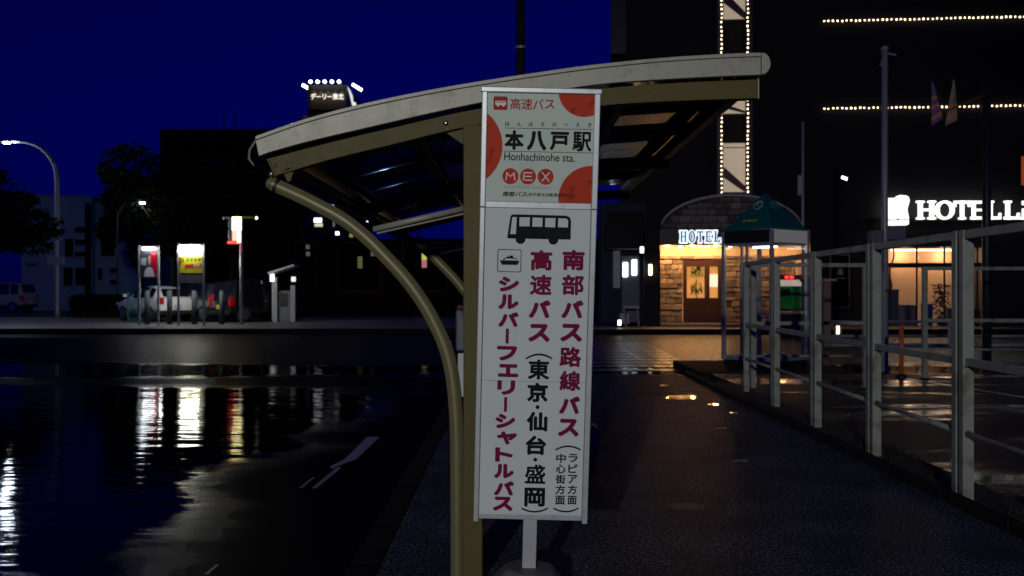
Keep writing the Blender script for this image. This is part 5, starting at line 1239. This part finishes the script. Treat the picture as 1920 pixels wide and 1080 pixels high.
# buildings -------------------------------------------------------
D = 64; wh_ = thing('white_house', 'pale rendered house with dark windows behind the street lamp', 'house', (PX(130, D), D, .03))
xa, xc, xr = PX(40, D), PX(171, D), PX(262, D)
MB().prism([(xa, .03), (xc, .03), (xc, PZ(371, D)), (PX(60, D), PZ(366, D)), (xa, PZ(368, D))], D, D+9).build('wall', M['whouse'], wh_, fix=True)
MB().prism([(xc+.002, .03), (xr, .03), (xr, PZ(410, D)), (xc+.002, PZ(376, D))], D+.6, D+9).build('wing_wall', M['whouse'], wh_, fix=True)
MB().prism([(PX(36, D), PZ(364, D)), (xc+.15, PZ(368, D)), (xc+.15, PZ(371, D)+.01), (PX(36, D), PZ(367.5, D)+.01)], D-.15, D+9.1).build('roof_edge', M['galv'], wh_, fix=True)
MB().prism([(xc+.16, PZ(373, D)), (xr+.2, PZ(408.5, D)), (xr+.2, PZ(411, D)), (xc+.16, PZ(376, D))], D+.35, D+9.2).build('roof_edge', M['galv'], wh_, fix=True)
def win(par, px0, px1, py0, py1, D, m='winD', fr='galv', dd=.05):
    a = MB().box(PX(px0, D), PX(px1, D), D-dd, D-.002, PZ(py1, D), PZ(py0, D)).build('window', M[m] if isinstance(m, str) else m, par)
    if fr: MB().box(PX(px0, D)-.06, PX(px1, D)+.06, D-dd-.05, D-.003, PZ(py1, D)-.08, PZ(py1, D)-.003).build('sill', M[fr], a)
    return a
for a in ((141, 160, 426, 436), (141, 160, 449, 459), (141, 160, 472, 481), (122, 137, 448, 481), (120, 136, 502, 535), (142, 162, 502, 535), (50, 70, 494, 497)): win(wh_, *a, D)
for a in ((190, 215, 440, 480), (184, 192, 503, 524), (207, 218, 503, 512), (207, 219, 525, 533)): win(wh_, *a, D+.6)
MB().cyl((PX(168, D), D-.3, .03), (PX(168, D), D-.3, PZ(382, D)), .16).build('downpipe', M['winD'], wh_)
# newspaper tower and its brick block
D = 86; nbk = thing('brick_block', 'large brown brick block below the rooftop sign', 'building', (PX(440, D), D, .03))
MB().box(PX(300, D), PX(600, D), D, D+14, .03, PZ(246, D)).build('wall', M['brick'], nbk); MB().box(PX(300, D)-.1, PX(600, D), D-.12, D+14, PZ(246, D)+.001, PZ(242, D)).build('parapet', M['brick'], nbk)
MB().box(PX(212, D+2), PX(299, D+2), D+2, D+14, .03, PZ(332, D+2)).build('side_wing', M['brick'], nbk)
MB().box(PX(198, D+2), PX(240, D+2), D+1, D+5, PZ(345, D+2), PZ(318, D+2)).build('water_tank', M['dark'], nbk)
for px in (345, 372, 398, 425, 452): win(nbk, px, px+16, 275, 300, D); win(nbk, px, px+16, 325, 350, D)
for px in (420, 441, 494): MB().tube([P(px, 243, D+3), P(px, 205 if px < 490 else 235, D+3)], .05, 6).build('antenna', M['dark'], nbk)
D = 90; tw = thing('rooftop_sign_tower', 'dark tower with lit rooftop name sign', 'building', (PX(613, D), D, .03))
X0, X1 = PX(578, D), PX(649, D)
MB().box(X0, X1, D, D+8.3, .03, PZ(206, D)).build('wall', M['brick'], tw)
sb_ = MB().box(X0-.04, X1+.04, D-.08, D+8.35, PZ(206, D)+.001, PZ(159, D)).build('sign_box', mat('sign_box_dark', (.03, .025, .02), .5), tw)
mb = MB(); glyph(mb, 'デーリー東北', .03, (PX(583, D)+PX(645, D))/2, PZ(181.5, D), D-.12, w_=PX(645, D)-PX(583, D), h_=.56); mb.build('lettering', glow('news_letters', (.95, .97, 1), .75), sb_)
for i in range(5):
    x = PX(586+i*13.2, D); z = PZ(157, D)
    lm = MB().lathe([(.05, -.14), (.15, -.08), (.16, .06), (.06, .14)], 10, (x, D-.9, z)).build('sign_lamp', M['E_win'] if False else glow('sign_lamp', (1, .97, .88), 6), sb_)
    MB().tube([(x, D-.9, z+.1), (x+.15, D-.05, z-.05)], .03, 6).build('lamp_arm', M['dark'], sb_)
    ld = bpy.data.lights.new('sign_spot', 'SPOT'); ld.energy = 90; ld.color = (1, .74, .40); ld.spot_size = R(42); ld.spot_blend = .9; ld.shadow_soft_size = .1
    lo = bpy.data.objects.new('sign_spot', ld); col.objects.link(lo); lo.location = (x+.15, D-.75, z-.16); lo.rotation_euler = (Vector((0, .62, -1))).to_track_quat('-Z', 'Y').to_euler()
for a, b, d_ in (((567, 159), (579, 166), D+1), ((661, 158), (678, 169), D+4)):
    MB().tube([P(*a, d_), P(*b, d_)], .14, 10).build('sign_lamp', glow('sign_lamp_side', (1, .98, .9), 6), sb_)
mb = MB(); mb.add([(X1+.07, D+y, PZ(p, D)) for y, p in ((.4, 160), (3.2, 166), (3.6, 176), (5.2, 172), (6.6, 186), (4.6, 200), (3.0, 186))], [tuple(range(7))])
mb.build('emblem', glow('news_emblem', (.95, .97, 1), .8), sb_)
MB().lathe([(.5, 0), (.5, 1.4), (.3, 1.8)], 14, (PX(565, D), D+2, PZ(246, D))).build('roof_tank', mat('tank', (.3, .2, .13), .6), tw)
MB().box(PX(565, D)-.6, X0-.001, D+.5, D+7, .03, PZ(246, D)-.001).build('stair_core', M['brick'], tw)
# mid building with a few lit windows
D = 72; mbd = thing('office_building', 'dark blue grey building with a few lit windows under the shelter arch', 'building', (PX(610, D), D, .03))
MB().box(PX(560, D), PX(668, D), D, D+8, .03, PZ(380, D)).build('wall', M['bluewall'], mbd)
MB().box(PX(540, D), PX(581, D), D+.2, D+8, .03, PZ(395, D)).build('wing', M['brick'], mbd) if False else None
win(mbd, 589, 603, 409, 417, D, 'E_winc'); win(mbd, 590, 605, 418.5, 425, D, glow('lit_window_dim', (1, .88, .66), .7), None); win(mbd, 608, 626, 378+6, 388, D, glow('lit_window_row', (.9, .95, 1), .8)); win(mbd, 624, 628, 414, 425, D, glow('lit_window_dim2', (1, .88, .66), .10)); win(mbd, 655, 662, 438, 445, D, glow('lit_window_yellow', (.8, .85, .2), .25))
small_light('street_light', 'round white light in front of the blue grey building', 632.5, 437.5, 60, .22, .20, M['E_winc'], (0, 11.9, 0))
small_light('street_light', 'two-step small light seen under the shelter brace', 689.5, 414, 60, .14, .14, M['E_win'], (-1.2, 12.1, 0))
# long low shop front with red window frames
D = 54; shp = thing('shop_row', 'long low dark shop front with red window frames', 'building', (PX(680, D), D, .03))
MB().box(PX(478, D), PX(1128, D), D, D+9, .03, PZ(452, D)).build('wall', mat('shop_wall', (.006, .006, .007), .9, spec=.08), shp)
MB().box(PX(476, D), PX(1130, D), D-.35, D+9.1, PZ(452, D)+.001, PZ(448, D)).build('eave', mat('shop_eave', (.004, .004, .004), .9, spec=.02), shp)
shopm = mat('shop_mullion', (.003, .003, .003), .9, spec=.02)
for a, b in ((555, 592), (635, 714), (757, 837), (880, 960)):
    g = win(shp, a, b, 458, 543, D, 'winD', None)
    for u0, u1, v0, v1 in ((a-2, a, 456, 545), (b, b+2, 456, 545), (a-2, b+2, 545, 547.5), (a-2, b+2, 453.5, 456)):
        o = MB().box(PX(u0, D), PX(u1, D), D-.09, D-.003, PZ(v1, D), PZ(v0, D)).build('frame', M['redframe'], g)
    nn = int((b-a)//9)
    for i in range(1, nn): xx = PX(a+(b-a)*i/nn, D); MB().box(xx-.02, xx+.02, D-.07, D-.051, PZ(543, D), PZ(458, D)).build('mullion', shopm, g)
def vsign(label, px, py0, py1, D, cols, w_=.22):
    t = thing('banner_sign', label, 'sign', (PX(px, D), D, PZ(py1, D))); n_ = len(cols); hgt = (PZ(py0, D)-PZ(py1, D))
    for i, m_ in enumerate(cols): MB().box(-w_/2, w_/2, -.04, .0, hgt*(1-(i+1)/n_)+.004, hgt*(1-i/n_)-.004).build('face', m_, t, local=True)
    MB().box(-w_/2-.03, w_/2+.03, .001, D and .06, -.02, hgt+.02).build('frame', M['dark'], t, local=True); MB().box(-.03, .03, .061, .25, hgt*.4, hgt*.5).build('bracket', M['dark'], t, local=True)
vsign('slim yellow and pink lit sign on the shop front', 795.5, 473, 502, 53.7, [M['E_dimy'], M['E_dimp']], .26)
vsign('faint green lit sign on the shop front', 675, 481, 503, 53.7, [glow('dim_green', (.5, .6, .12), .10)], .24)
for i, (px, py) in enumerate(((577, 463), (577.5, 476), (699, 476))):
    vsign(['small upper white number plate on the dark shop wall', 'small lower white number plate on the dark shop wall', 'pale plate at the right of the framed shop window'][i], px, py-4, py+4, 53.7, [glow('dim_plate', (.5, .55, .65), .10)], .2)
# hedge and green net at the left of the car park
mb = MB(); rt = random.Random(6)
hg = thing('hedge', 'low dark hedge between the street lamp and the car park', 'hedge', (PX(196, 47), 46.5, .05))
for i in range(5200):
    p = Vector((PX(rt.uniform(146, 246), 47), 46.5+rt.uniform(-.5, .5), .05+rt.random()**.7*1.0)); s_ = .14
    d = Vector((rt.gauss(0, 1), rt.gauss(0, 1), rt.gauss(0, 1))).normalized()*s_; e_ = d.cross(Vector((rt.gauss(0, 1), rt.gauss(0, 1), rt.gauss(0, 1)))).normalized()*s_*.4
    mb.add([p, p+d*.5-e_, p+d, p+d*.5+e_], [(0, 1, 2, 3)])
mb.build('foliage', M['tree'], hg); MB().box(PX(148, 47), PX(244, 47), 46.2, 46.8, .03, .75).build('core', M['bark'], hg)
nf = thing('net_fence', 'green net fence left of the poster signboard', 'fence', (PX(249, 39), 39, .05))
for px in (240, 259): MB().cyl((PX(px, 39), 39, .05), (PX(px, 39), 39, PZ(547, 39)), .03).build('post', M['green'], nf)
for i in range(7): MB().cyl((PX(240, 39), 39, .15+i*.16), (PX(259, 39), 39, .15+i*.16), .008, 6).build('wire', M['green'], nf)

# ================================================================== STATION LAMP (behind the viewpoint: lights the stop sign and the fence)
LP = Vector((-4.4, -22, 5.4))
fl = thing('station_lamp', 'station forecourt floodlight post standing far behind the viewpoint', 'street lamp', (LP.x, LP.y-.3, ROAD))
MB().tube([(LP.x, LP.y-.3, ROAD), (LP.x, LP.y-.3, LP.z+.1)], .09, 14).build('pole', M['galv'], fl, smooth=True)
MB().box(LP.x-.3, LP.x+.3, LP.y-.22, LP.y-.03, LP.z-.2, LP.z+.2).build('lamp_head', M['dark'], fl, bevel=.02)
ld = bpy.data.lights.new('lamp_light', 'SPOT'); ld.energy = 8700; ld.color = (.97, 1, .96); ld.spot_size = R(40); ld.spot_blend = .7; ld.shadow_soft_size = .25
lo = bpy.data.objects.new('lamp_light', ld); col.objects.link(lo); lo.location = LP
lo.rotation_euler = (Vector((.6, 6, 1.5))-LP).to_track_quat('-Z', 'Y').to_euler()
